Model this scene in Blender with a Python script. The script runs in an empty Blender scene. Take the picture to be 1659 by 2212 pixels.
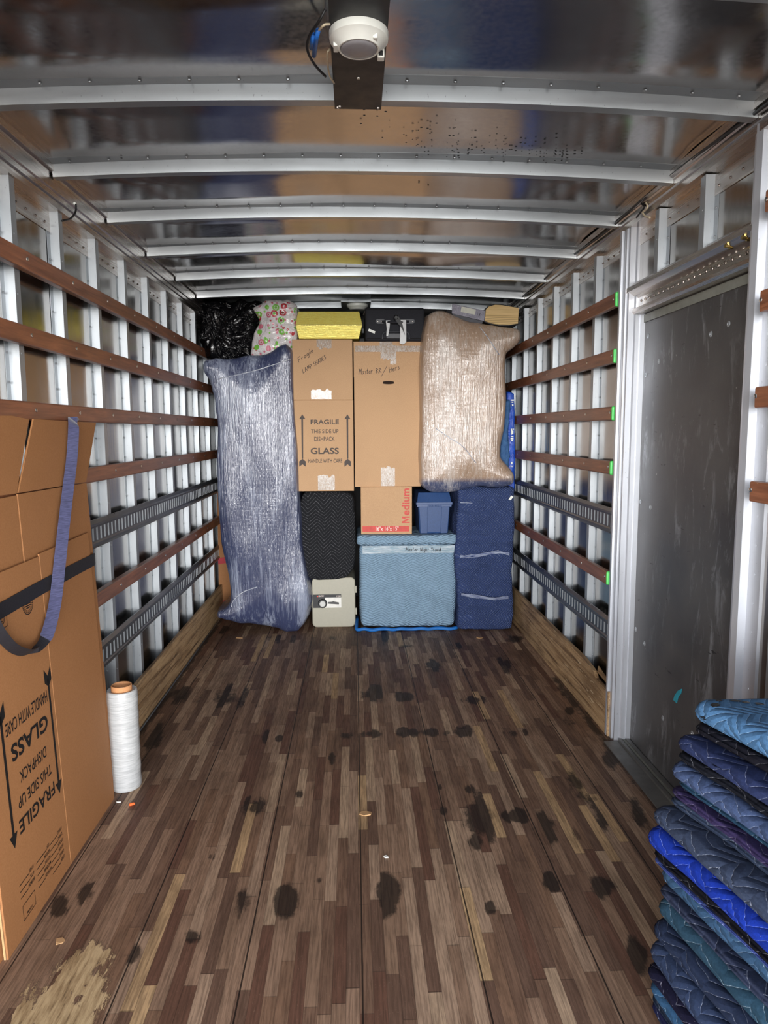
import bpy, bmesh, math, random
import numpy as np
from mathutils import Vector, Matrix, noise
random.seed(7)
SC = bpy.context.scene
COL = SC.collection
# ------------------------------------------------------------------ camera
F, CX, CY = 1533.0, 829.5, 1106.0          # focal length and centre for the 1659x2212 frame
ZC = 1.59                                  # eye height above the truck floor
_y = np.array([766 - CX, 931 - CY, F]); _y /= np.linalg.norm(_y)
_d = np.array([0.009, 1, 0]); _d = _d - _y * (_d @ _y); _d /= np.linalg.norm(_d)
_x = np.cross(_d, _y)
R = np.stack([_x, _y, -_d], 1)             # world -> camera (x right, y down, z forward)
cam = bpy.data.objects.new('camera', bpy.data.cameras.new('camera')); COL.objects.link(cam)
cam.data.sensor_fit = 'HORIZONTAL'; cam.data.sensor_width = 36; cam.data.lens = F * 36 / 1659
cam.data.clip_start = 0.02
M = Matrix.Identity(4)
for i in range(3):
    M[i][0] = R[0][i]; M[i][1] = -R[1][i]; M[i][2] = -R[2][i]
M[2][3] = ZC
cam.matrix_world = M
SC.camera = cam
# ------------------------------------------------------------------ view, daylight through the open rear
SC.view_settings.view_transform = 'Standard'; SC.view_settings.look = 'None'
SC.view_settings.exposure = 0.0; SC.view_settings.gamma = 1; SC.view_settings.use_curve_mapping = False
SC.cycles.max_bounces = 12; SC.cycles.diffuse_bounces = 6; SC.cycles.glossy_bounces = 8
SC.cycles.sample_clamp_indirect = 12
SC.cycles.use_denoising = True
REAR = -0.7                                # the open rear edge of the box body
W = bpy.data.worlds.new('sky'); SC.world = W; W.use_nodes = True
nt = W.node_tree; nt.nodes.clear()
o_ = nt.nodes.new('ShaderNodeOutputWorld'); bg = nt.nodes.new('ShaderNodeBackground')
tc = nt.nodes.new('ShaderNodeTexCoord'); sp = nt.nodes.new('ShaderNodeSeparateXYZ')
rp = nt.nodes.new('ShaderNodeValToRGB'); mr = nt.nodes.new('ShaderNodeMapRange')
mr.inputs[1].default_value = -1; mr.inputs[2].default_value = 1
nt.links.new(tc.outputs['Generated'], sp.inputs[0]); nt.links.new(sp.outputs[2], mr.inputs[0])
nt.links.new(mr.outputs[0], rp.inputs[0]); nt.links.new(rp.outputs[0], bg.inputs[0]); nt.links.new(bg.outputs[0], o_.inputs[0])
e = rp.color_ramp.elements
e[0].position = 0.0; e[0].color = (.10, .098, .095, 1)
e[1].position = 1.0; e[1].color = (.50, .60, .80, 1)
for p_, c_ in ((0.36, (.16, .155, .15, 1)), (0.44, (.5, .49, .48, 1)), (0.48, (2.4, 2.38, 2.34, 1)), (0.51, (4.6, 4.55, 4.5, 1)), (0.55, (4.2, 4.2, 4.25, 1)), (.60, (1.0, 1.03, 1.1, 1))):
    q = rp.color_ramp.elements.new(p_); q.color = c_
bg.inputs[1].default_value = 8.0
pl = bpy.data.lights.new('rear_opening', 'AREA'); pl.shape = 'RECTANGLE'; pl.size = 2.7; pl.size_y = 2.8
pl.cycles.is_portal = True
po = bpy.data.objects.new('rear_opening', pl); COL.objects.link(po)
po.location = (0.07, REAR - .02, 1.32); po.rotation_euler = (math.radians(90), 0, 0)

# ------------------------------------------------------------------ helpers
def at(px, py, axis, val):
    r = R.T @ np.array([px - CX, py - CY, F]); o = np.array([0, 0, ZC])
    return tuple(o + r * ((val - o[axis]) / r[axis]))
def XZ(px, py, Y):
    p = at(px, py, 1, Y); return (p[0], p[2])
def s2l(v):
    v /= 255.0; return v / 12.92 if v <= .04045 else ((v + .055) / 1.055) ** 2.4
def rgb(r, g, b): return (s2l(r), s2l(g), s2l(b), 1)

class MB:
    def __init__(s): s.v = []; s.f = []; s.m = []
    def add(s, vs, fs, mi=0):
        b = len(s.v); s.v += [tuple(p) for p in vs]; s.f += [[b + i for i in f] for f in fs]; s.m += [mi] * len(fs)
    def box(s, x0, x1, y0, y1, z0, z1, mi=0):
        x0, x1 = sorted((x0, x1)); y0, y1 = sorted((y0, y1)); z0, z1 = sorted((z0, z1))
        v = [(x, y, z) for x in (x0, x1) for y in (y0, y1) for z in (z0, z1)]
        s.add(v, [(0, 1, 3, 2), (4, 6, 7, 5), (0, 4, 5, 1), (2, 3, 7, 6), (0, 2, 6, 4), (1, 5, 7, 3)], mi)
    def prism(s, pts, f0, f1, mi=0):
        """closed outline pts (2-D), f0/f1 turn a 2-D point into the near and the far 3-D point"""
        n = len(pts); s.add([f0(p) for p in pts] + [f1(p) for p in pts],
                            [list(range(n))[::-1], list(range(n, 2 * n))] + [[i, (i + 1) % n, n + (i + 1) % n, n + i] for i in range(n)], mi)
    def tube(s, pts, r, n=8, mi=0, flat=None):
        pts = [Vector(p) for p in pts]; rings = []
        up = Vector((0, 0, 1))
        for i, p in enumerate(pts):
            t = (pts[min(i + 1, len(pts) - 1)] - pts[max(i - 1, 0)]).normalized()
            a = t.cross(up)
            if a.length < .05: a = t.cross(Vector((1, 0, 0)))
            a.normalize(); b = t.cross(a)
            rr = r[i] if isinstance(r, (list, tuple)) else r
            rings.append([p + a * math.cos(2 * math.pi * k / n) * rr + b * math.sin(2 * math.pi * k / n) * rr * (flat or 1) for k in range(n)])
        vs = [q for g in rings for q in g]; fs = []
        for i in range(len(pts) - 1):
            for k in range(n): fs.append([i * n + k, i * n + (k + 1) % n, (i + 1) * n + (k + 1) % n, (i + 1) * n + k])
        fs += [list(range(n))[::-1], [(len(pts) - 1) * n + k for k in range(n)]]
        s.add(vs, fs, mi)
    def lathe(s, prof, c, n=32, mi=0, axis='z'):
        vs = []
        for r, h in prof:
            for k in range(n):
                a = 2 * math.pi * k / n; u, w = r * math.cos(a), r * math.sin(a)
                vs.append((c[0] + u, c[1] + w, c[2] + h) if axis == 'z' else ((c[0] + u, c[1] + h, c[2] + w) if axis == 'y' else (c[0] + h, c[1] + u, c[2] + w)))
        fs = [[i * n + k, i * n + (k + 1) % n, (i + 1) * n + (k + 1) % n, (i + 1) * n + k] for i in range(len(prof) - 1) for k in range(n)]
        fs += [list(range(n))[::-1], [(len(prof) - 1) * n + k for k in range(n)]]
        s.add(vs, fs, mi)
    def mesh(s, name):
        me = bpy.data.meshes.new(name); me.from_pydata(s.v, [], s.f)
        for p, m in zip(me.polygons, s.m): p.material_index = m
        bm = bmesh.new(); bm.from_mesh(me); bmesh.ops.recalc_face_normals(bm, faces=bm.faces); bm.to_mesh(me); bm.free()
        return me
def link(name, me, mats, parent=None, smooth=False, bevel=0, auto=None, segs=2):
    if isinstance(me, MB): me = me.mesh(name)
    o = bpy.data.objects.new(name, me); COL.objects.link(o)
    for m in (mats if isinstance(mats, (list, tuple)) else [mats]): me.materials.append(m)
    if bevel:
        bm = bmesh.new(); bm.from_mesh(me)
        bmesh.ops.bevel(bm, geom=[x for x in bm.edges if len(x.link_faces) == 2 and x.calc_face_angle(0) > .5], offset=bevel, segments=segs, profile=.5, affect='EDGES', clamp_overlap=True)
        bm.to_mesh(me); bm.free()
    if smooth: me.polygons.foreach_set('use_smooth', [True] * len(me.polygons))
    if auto is not None: me.set_sharp_from_angle(angle=auto)
    if parent is not None:
        o.parent = parent
        p = parent; T = Vector((0, 0, 0))
        while p is not None:
            if p.type == 'EMPTY': T = T + p.location
            p = p.parent
        if parent.type == 'EMPTY': o.matrix_parent_inverse = Matrix.Translation(-T)
    return o
def tag(o, label=None, cat=None, group=None, kind=None):
    if label: o['label'] = label
    if cat: o['category'] = cat
    if group: o['group'] = group
    if kind: o['kind'] = kind
    return o
def thing(name, loc, label=None, cat=None, group=None, kind=None):
    o = bpy.data.objects.new(name, None); o.empty_display_size = .1; COL.objects.link(o); o.location = loc
    return tag(o, label, cat, group, kind)

# ------------------------------------------------------------------ materials
class N:
    def __init__(s, name):
        s.m = bpy.data.materials.new(name); s.m.use_nodes = True; s.t = s.m.node_tree
        s.b = s.t.nodes['Principled BSDF']; s._tc = None
    def n(s, t, **kw):
        x = s.t.nodes.new('ShaderNode' + t)
        for k, v in kw.items(): setattr(x, k, v)
        return x
    def set(s, node, key, val):
        if hasattr(val, 'is_output') or isinstance(val, bpy.types.NodeSocket): s.t.links.new(val, node.inputs[key])
        else: node.inputs[key].default_value = val
    def obj(s, scale=(1, 1, 1), rot=(0, 0, 0), src='Object', loc=(0, 0, 0)):
        if s._tc is None: s._tc = s.n('TexCoord')
        mp = s.n('Mapping'); s.t.links.new(s._tc.outputs[src], mp.inputs[0])
        mp.inputs['Scale'].default_value = scale; mp.inputs['Rotation'].default_value = rot; mp.inputs['Location'].default_value = loc
        return mp.outputs[0]
    def noise(s, vec, scale=5, detail=3, rough=.55, dist=0, out=0):
        x = s.n('TexNoise'); s.set(x, 'Vector', vec); x.inputs['Scale'].default_value = scale
        x.inputs['Detail'].default_value = detail; x.inputs['Roughness'].default_value = rough; x.inputs['Distortion'].default_value = dist
        return x.outputs[out]
    def math(s, op, a, b=0, c=0, clamp=False):
        x = s.n('Math', operation=op, use_clamp=clamp); s.set(x, 0, a); s.set(x, 1, b)
        if op in ('MULTIPLY_ADD', 'SMOOTH_MIN', 'COMPARE', 'PINGPONG', 'WRAP'): s.set(x, 2, c)
        return x.outputs[0]
    def ramp(s, f, stops, interp='LINEAR'):
        x = s.n('ValToRGB'); s.set(x, 0, f); r = x.color_ramp; r.interpolation = interp
        while len(r.elements) < len(stops): r.elements.new(.5)
        for e, (p, c) in zip(r.elements, stops):
            e.position = p; e.color = c if isinstance(c, (tuple, list)) else (c, c, c, 1)
        return x.outputs[0]
    def range(s, f, a, b, c=0, d=1):
        x = s.n('MapRange'); s.set(x, 0, f); x.inputs[1].default_value = a; x.inputs[2].default_value = b; x.inputs[3].default_value = c; x.inputs[4].default_value = d
        return x.outputs[0]
    def mix(s, f, a, b, mode='MIX'):
        x = s.n('Mix', data_type='RGBA', blend_type=mode); s.set(x, 0, f); s.set(x, 6, a); s.set(x, 7, b); return x.outputs[2]
    def sep(s, v):
        x = s.n('SeparateXYZ'); s.set(x, 0, v); return x.outputs
    def comb(s, a, b, c):
        x = s.n('CombineXYZ'); s.set(x, 0, a); s.set(x, 1, b); s.set(x, 2, c); return x.outputs[0]
    def bump(s, h, strength=.3, dist=.01, prev=None):
        x = s.n('Bump'); s.set(x, 'Height', h); x.inputs['Strength'].default_value = strength; x.inputs['Distance'].default_value = dist
        if prev is not None: s.set(x, 'Normal', prev)
        return x.outputs[0]
    def out(s, color=None, rough=None, metal=None, normal=None, coat=None, coatr=None, spec=None, aniso=None, sheen=None, coatn=None):
        b = s.b
        if color is not None: s.set(b, 'Base Color', color)
        if rough is not None: s.set(b, 'Roughness', rough)
        if metal is not None: s.set(b, 'Metallic', metal)
        if normal is not None: s.set(b, 'Normal', normal)
        if coat is not None: s.set(b, 'Coat Weight', coat)
        if coatr is not None: s.set(b, 'Coat Roughness', coatr)
        if coatn is not None: s.set(b, 'Coat Normal', coatn)
        if spec is not None: s.set(b, 'Specular IOR Level', spec)
        if sheen is not None: s.set(b, 'Sheen Weight', sheen)
        return s.m
def plain(name, col, rough=.6, metal=0, var=.12, vs=30, bump=.05):
    k = N(name); v = k.obj(); f = k.noise(v, vs, 4)
    c = k.mix(k.range(f, .3, .7), tuple(x * (1 - var) for x in col[:3]) + (1,), tuple(min(1, x * (1 + var)) for x in col[:3]) + (1,))
    return k.out(c, rough, metal, k.bump(f, bump, .003))
def metal(name, col, rough, rvar=.1, metal_=1.0, stretch=(1, 1, .15), dirt=.25, bump=.05, scuff=.0):
    k = N(name); v = k.obj(stretch); f = k.noise(v, 18, 5, .6); g = k.noise(k.obj(), 2.5, 3)
    c = k.mix(k.math('MULTIPLY', k.range(g, .4, .75), dirt), col, tuple(x * .55 for x in col[:3]) + (1,))
    fine = k.noise(k.obj((1, 1, .5)), 160, 2); spots = k.range(fine, .70, .76)
    c = k.mix(k.math('MULTIPLY', spots, dirt * 1.6, clamp=True), c, (.06, .055, .05, 1))
    r = k.range(f, .3, .7, rough - rvar, rough + rvar)
    return k.out(c, r, metal_, k.bump(f, bump, .002))

M_galv = metal('galvanised_steel', (.37, .395, .415, 1), .42, .08, .6, dirt=.3)
M_bow = metal('galvanised_roof_steel', (.44, .47, .49, 1), .38, .1, .8, stretch=(.2, 1, 1), dirt=.35)
M_alum = metal('aluminium_sheet', (.30, .285, .27, 1), .17, .06, 1.0, dirt=.3, bump=.04)
M_rail = metal('brushed_aluminium_extrusion', (.50, .455, .42, 1), .28, .08, 1.0, stretch=(1, .03, 6), dirt=.25)
M_track = metal('worn_steel_track', (.20, .21, .22, 1), .38, .08, .9, stretch=(1, .2, 1), dirt=.5)
M_jamb = metal('white_aluminium_jamb', (.58, .60, .64, 1), .42, .08, .6, dirt=.2)
M_dark = metal('black_steel_plate', (.045, .045, .047, 1), .42, .08, .6, dirt=.1)
M_screw = plain('zinc_screw', (.75, .73, .68, 1), .25, 1)
M_black = plain('black_rubber', (.012, .012, .013, 1), .5)
M_white = plain('white_plastic', rgb(238, 240, 232), .35, var=.03)
M_lens = plain('grey_lens', rgb(150, 148, 152), .35, var=.05, vs=90)
M_blueplug = plain('blue_plastic', rgb(40, 110, 200), .4)
M_wire_w = plain('cream_wire', rgb(215, 200, 170), .5)

def ceiling_mat():
    k = N('roof_aluminium'); v = k.obj((1, 1, 1))
    f = k.noise(k.obj((.35, 1, 1)), 1.3, 2, .5, .6); g = k.noise(v, 60, 3)
    c = k.mix(k.range(k.noise(v, 3, 4), .35, .7), (.38, .365, .36, 1), (.31, .30, .30, 1))
    b1 = k.bump(f, .35, .03); b2 = k.bump(g, .02, .002, b1)
    return k.out(c, k.range(g, .3, .7, .13, .2), 1, b2)
M_ceil = ceiling_mat()

def wood_rail_mat():
    k = N('stained_wood_rail'); v = k.obj((1, .06, 1)); g = k.noise(v, 60, 5, .6, .3); p = k.noise(k.obj((1, .8, 1)), 5, 3)
    c = k.mix(k.range(g, .3, .7), rgb(108, 64, 42), rgb(160, 102, 70)); c = k.mix(k.math('MULTIPLY', k.range(p, .45, .75), .5), c, rgb(98, 68, 54))
    w = k.range(k.noise(k.obj((1, .3, 1)), 90, 3), .72, .76); c = k.mix(k.math('MULTIPLY', w, .5), c, rgb(190, 160, 130))
    return k.out(c, .38, 0, k.bump(g, .15, .002))
M_wood = wood_rail_mat()
def kick_mat():
    k = N('raw_plywood_kickboard'); v = k.obj((1, .035, 1)); g = k.noise(v, 45, 6, .65, .5); p = k.noise(k.obj((1, .5, 1)), 4, 4)
    c = k.ramp(g, [(.34, rgb(96, 72, 50)), (.44, rgb(160, 128, 90)), (.56, rgb(196, 164, 122)), (.66, rgb(138, 108, 76))])
    c = k.mix(k.math('MULTIPLY', k.range(p, .45, .7), .6), c, rgb(90, 68, 48))
    w = k.range(k.noise(k.obj((1, .12, 1.2)), 70, 3), .64, .68); c = k.mix(k.math('MULTIPLY', w, .7), c, rgb(205, 185, 150))
    return k.out(c, .6, 0, k.bump(g, .4, .004))
M_kick = kick_mat()
def card_mat(name, a, b, lines='z'):
    k = N(name); v = k.obj(); f = k.noise(v, 180, 3, .7); g = k.noise(v, 2.2, 3)
    st = k.noise(k.obj((120, 120, .6) if lines == 'z' else (120, .6, 120)), 1, 2)
    c = k.mix(k.range(f, .25, .75), a, b); c = k.mix(k.math('MULTIPLY', k.range(g, .4, .7), .25), c, tuple(x * .8 for x in a[:3]) + (1,))
    c = k.mix(k.math('MULTIPLY', k.range(st, .4, .65), .12), c, tuple(x * .85 for x in b[:3]) + (1,))
    return k.out(c, .72, 0, k.bump(st, .08, .001), spec=.3)
M_card = card_mat('cardboard', rgb(190, 150, 112), rgb(210, 172, 132))
M_card2 = card_mat('brown_cardboard', rgb(150, 102, 62), rgb(170, 120, 78))
M_edge = plain('cardboard_edge', rgb(190, 150, 105), .8)
M_ink = plain('brown_black_ink', rgb(62, 48, 40), .6)
M_ink2 = plain('black_ink', rgb(18, 17, 17), .6)
M_pen = plain('marker_ink', rgb(58, 44, 38), .6)
M_red = plain('red_ink', rgb(205, 72, 62), .6)
M_wht_ink = plain('white_ink', rgb(240, 225, 215), .6)
def tape_mat():
    k = N('clear_packing_tape'); v = k.obj((1, 1, .35)); f = k.noise(v, 110, 4, .7, 1.5)
    c = k.mix(k.range(f, .42, .58), rgb(164, 136, 108), rgb(200, 190, 180))
    return k.out(c, .12, 0, k.bump(f, .8, .006), coat=.5, coatr=.1)
M_tape = tape_mat()

def film_mat(name, c1, c2):
    k = N(name); f = k.noise(k.obj((.1, 1, 1)), 120, 4, .7, .6); c = k.mix(k.range(f, .4, .6), c1, c2); return k.out(c, .15, 0, k.bump(f, 1, .01), coat=1, coatr=.08)
def floor_mat():
    k = N('laminated_plank_floor'); tcx = k.n('TexCoord'); s = k.sep(tcx.outputs['Object'])
    wid = .039
    xi = k.math('DIVIDE', s[0], wid); ci = k.math('FLOOR', xi); fx = k.math('FRACT', xi)
    wn = k.n('TexWhiteNoise', noise_dimensions='1D'); k.set(wn, 'W', ci)
    wn2 = k.n('TexWhiteNoise', noise_dimensions='1D'); k.set(wn2, 'W', k.math('ADD', ci, 37.3))
    ln = k.math('MULTIPLY_ADD', wn2.outputs[0], .35, .32)
    yi = k.math('ADD', k.math('DIVIDE', s[1], ln), k.math('MULTIPLY', wn.outputs[0], 7)); cj = k.math('FLOOR', yi); fy = k.math('FRACT', yi)
    w3 = k.n('TexWhiteNoise', noise_dimensions='2D'); k.set(w3, 'Vector', k.comb(ci, cj, 0))
    col = k.ramp(w3.outputs[0], [(0, rgb(112, 90, 78)), (.14, rgb(150, 126, 108)), (.3, rgb(126, 102, 87)), (.44, rgb(172, 150, 131)), (.56, rgb(110, 82, 70)), (.66, rgb(156, 132, 114)), (.8, rgb(184, 163, 141)), (.88, rgb(136, 110, 92)), (.955, rgb(196, 170, 134))], 'CONSTANT')
    g = k.noise(k.obj((1, .045, 1)), 150, 5, .65, .4)
    col = k.mix(k.range(g, .42, .62, 0, .5), col, rgb(58, 42, 33))
    sc = k.range(k.noise(k.obj((1, .25, 1)), 300, 3, .7), .62, .72); col = k.mix(k.math('MULTIPLY', sc, .35), col, rgb(176, 158, 138))
    dirt = k.range(k.noise(k.obj(), 1.8, 5, .65), .46, .76, 0, .45); col = k.mix(dirt, col, rgb(60, 47, 40))
    wear = k.range(k.noise(k.obj((1, .22, 1)), 13, 6, .7, .4),   .48, .64, 0, .28); col = k.mix(wear, col, rgb(64, 46, 36))
    col = k.mix(1.0, col, (1.10, 1.0, .88, 1), 'MULTIPLY')
    # dark joints between strips, wider ones between boards
    e1 = k.math('GREATER_THAN', k.math('ABSOLUTE', k.math('SUBTRACT', fx, .5)), .475)
    bi = k.math('FRACT', k.math('DIVIDE', k.math('ADD', s[0], -.006), wid * 9)); e2 = k.math('LESS_THAN', bi, .014)
    e3 = k.math('LESS_THAN', fy, .006)
    e = k.math('MAXIMUM', k.math('MULTIPLY', e1, .35), k.math('MAXIMUM', k.math('MULTIPLY', e2, .9), k.math('MULTIPLY', e3, .5)))
    col = k.mix(e, col, rgb(24, 17, 14))
    at_ = k.n('Attribute', attribute_name='stain'); sv = k.math('ADD', at_.outputs['Fac'], k.math('MULTIPLY', k.math('SUBTRACT', k.noise(k.obj((1, .6, 1)), 14, 6, .7), .5), 1.3))
    sv = k.math('ADD', sv, k.math('MULTIPLY', k.math('SUBTRACT', wn.outputs[0], .5), k.math('MULTIPLY', k.math('MINIMUM', k.math('MULTIPLY', at_.outputs['Fac'], 3), 1), .55))); sm = k.range(sv, .38, .60, 0, .85); col = k.mix(sm, col, rgb(27, 21, 18))
    ap = k.n('Attribute', attribute_name='patch'); pv = k.math('ADD', ap.outputs['Fac'], k.math('MULTIPLY', k.math('MINIMUM', k.math('MULTIPLY', ap.outputs['Fac'], 8), 1), k.math('MULTIPLY', k.math('SUBTRACT', k.noise(k.obj((1, .25, 1)), 26, 7, .8), .5), 3.2)))
    pc = k.ramp(k.noise(k.obj((1, .12, 1)), 55, 5, .7), [(.3, rgb(70, 56, 44)), (.42, rgb(160, 134, 98)), (.6, rgb(204, 178, 136)), (.72, rgb(170, 146, 112))])
    pe = k.math('MULTIPLY', k.range(pv, .3, .42), k.range(pv, .5, .42)); col = k.mix(k.range(pv, .45, .5), col, pc); col = k.mix(k.math('MULTIPLY', pe, .5), col, rgb(40, 34, 30))
    h = k.math('SUBTRACT', k.math('MULTIPLY', g, .4), e)
    return k.out(col, k.range(g, .3, .7, .48, .68), 0, k.bump(h, .35, .003), spec=.35)
M_floor = floor_mat()

def quilt(name, base, line, axis='z', spacing=.02, period=.10, amp=.045, lw=.12, ls=.7, coord='Object', fuzz=.35, bs=.5, dash=True, bd=.006):
    """quilted moving-pad cloth: chevron stitching as bump and thread"""
    k = N(name); tcx = k.n('TexCoord')
    wob = k.n('TexNoise'); k.set(wob, 'Vector', tcx.outputs[coord]); wob.inputs['Scale'].default_value = 5; wob.inputs['Detail'].default_value = 1
    s = k.sep(tcx.outputs[coord]); w = k.math('MULTIPLY', k.math('SUBTRACT', wob.outputs[0], .5), .06)
    if coord == 'UV': u, v = s[0], s[1]
    else:
        hx = k.math('ADD', s[0], s[1]); u, v = (hx, s[2]) if axis == 'z' else (s[2], hx)
    tri = k.math('PINGPONG', k.math('ADD', u, w), period / 2)
    ph = k.math('DIVIDE', k.math('ADD', k.math('ADD', v, w), k.math('MULTIPLY', tri, amp / (period / 2))), spacing)
    d = k.math('ABSOLUTE', k.math('SUBTRACT', k.math('FRACT', ph), .5))          # 0.5 at the seam
    ln = k.range(d, .5 - lw, .5 - lw * .4)
    if dash:
        dd = k.math('GREATER_THAN', k.math('FRACT', k.math('MULTIPLY', u, 110)), .3); ln = k.math('MULTIPLY', ln, k.math('MULTIPLY_ADD', dd, .6, .4))
    f = k.noise(tcx.outputs['Object'], 130, 4, .7); g = k.noise(tcx.outputs['Object'], 6, 3)
    b2 = tuple(x * .62 for x in base[:3]) + (1,)
    c = k.mix(k.range(f, .3, .7), b2, base); c = k.mix(k.math('MULTIPLY', k.range(g, .4, .7), .35), c, b2)
    ps = k.range(k.noise(tcx.outputs['Object'], 75, 2), .5, .6, .35, 1)
    c = k.mix(k.math('MULTIPLY', k.math('MULTIPLY', ln, ls), ps), c, line)
    lint = k.range(k.noise(tcx.outputs['Object'], 220, 1), .77, .8); c = k.mix(k.math('MULTIPLY', lint, .5), c, (.5, .5, .55, 1))
    puff = k.math('POWER', k.math('SUBTRACT', 1, k.math('MULTIPLY', d, 2)), .5)
    b = k.bump(puff, bs, bd); b = k.bump(f, .2, .002, b)
    return k.out(c, .9, 0, b, spec=.12)

def wrap_mat(name, base, film_shine, diag=0.0, amount=.5, base2=None, lo=.50, hi=.70, hz=.3):
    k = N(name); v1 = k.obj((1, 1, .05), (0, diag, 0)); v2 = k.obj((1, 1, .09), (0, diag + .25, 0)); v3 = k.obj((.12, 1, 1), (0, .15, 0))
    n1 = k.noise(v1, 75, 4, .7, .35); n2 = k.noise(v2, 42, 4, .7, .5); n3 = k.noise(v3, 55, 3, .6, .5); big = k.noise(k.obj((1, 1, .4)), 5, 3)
    shine_band = k.noise(k.obj((1, 1, .22), (0, diag, 0)), 5.5, 2, .5)  # broad pale bands: cloudy film plus highlights painted into the base colour
    st = k.math('ADD', k.math('MULTIPLY', n1, .8 - hz), k.math('ADD', k.math('MULTIPLY', n2, .2), k.math('MULTIPLY', n3, hz))); thr = k.math('ADD', st, k.math('MULTIPLY', k.math('SUBTRACT', shine_band, .5), .9))
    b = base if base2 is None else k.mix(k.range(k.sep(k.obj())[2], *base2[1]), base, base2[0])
    c = k.mix(k.range(thr, lo, hi, .04, amount), b, film_shine)
    h = k.math('ADD', k.math('MULTIPLY', n1, .6), k.math('ADD', k.math('MULTIPLY', n2, .6), k.math('MULTIPLY', n3, hz * 1.4)))
    bp = k.bump(h, .9, .012); k.b.inputs['Coat IOR'].default_value = 1.65
    return k.out(c, .28, 0, bp, coat=1, coatr=.17, coatn=bp, spec=.6)
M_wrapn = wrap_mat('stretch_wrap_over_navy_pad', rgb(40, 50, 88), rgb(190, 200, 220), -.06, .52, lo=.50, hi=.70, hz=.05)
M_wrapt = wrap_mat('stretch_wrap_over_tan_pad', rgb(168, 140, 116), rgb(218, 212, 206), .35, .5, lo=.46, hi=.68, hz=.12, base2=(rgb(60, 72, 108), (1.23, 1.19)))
def bag_mat():
    k = N('black_bin_liner'); n1 = k.noise(k.obj((1, 1, 1), (0, .6, 0)), 6, 3, .55, 1.8); n2 = k.noise(k.obj((1, 1, 2)), 28, 3, .6, 1)
    cr = k.math('MINIMUM', k.math('MULTIPLY', k.math('ABSOLUTE', k.math('SUBTRACT', n1, .5)), 4), .3); h = k.math('ADD', cr, k.math('MULTIPLY', n2, .05))
    return k.out((.004, .004, .005, 1), .12, 0, k.bump(h, .9, .04), spec=.5)
M_bag = bag_mat()
def gift_mat():
    k = N('holiday_print_plastic'); v = k.obj()
    def layer(c, scale, r0, r1, cols, loc):
        x = k.n('TexVoronoi'); k.set(x, 'Vector', k.obj(loc=loc)); x.inputs['Scale'].default_value = scale; x.inputs['Randomness'].default_value = .7
        rnd = k.sep(x.outputs['Color'])[0]; cc = k.ramp(rnd, cols, 'CONSTANT')
        ring = k.math('MULTIPLY', k.math('LESS_THAN', x.outputs['Distance'], r1), k.math('GREATER_THAN', x.outputs['Distance'], r0))
        return k.mix(ring, c, cc)
    Rd, Gn, Br, Pk = rgb(190, 50, 60), rgb(130, 200, 80), rgb(130, 50, 35), rgb(215, 120, 140)
    c = layer(rgb(228, 222, 222), 30, .12, .3, [(0, Pk), (.4, Gn), (.6, rgb(228, 222, 222)), (.8, Rd)], (0, 0, 0))
    c = layer(c, 15, .22, .40, [(0, Gn), (.35, Rd), (.6, Gn), (.8, Pk)], (.3, .1, .2)); c = layer(c, 15, 0, .17, [(0, Br), (.4, Gn), (.7, Rd)], (.3, .1, .2))
    n1 = k.noise(v, 12, 4, .6, 1.5); return k.out(c, .3, 0, k.bump(k.math('ABSOLUTE', k.math('SUBTRACT', n1, .5)), .8, .04), coat=.4, coatr=.1)
def gold_mat():
    k = N('gold_foil'); f = k.noise(k.obj((.08, 1, 1)), 120, 4, .7); g = k.noise(k.obj(), 40, 4, .6, 1)
    c = k.mix(k.range(g, .35, .65), rgb(255, 242, 130), rgb(250, 230, 110))
    return k.out(c, .34, .4, k.bump(k.math('ADD', f, g), .4, .004), coat=.5, coatr=.2)

# ------------------------------------------------------------------ the box body
XL, XR = -1.244, 1.362              # outer sheets
FL, FR = -1.207, 1.325              # stud faces
ROOF, ZB = 2.635, 2.585            # roof sheet and underside of the roof beams at the side walls
FRONT = 6.75
def crown(x): return .036 * (1 - ((x - .065) / 1.25) ** 2)
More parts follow.
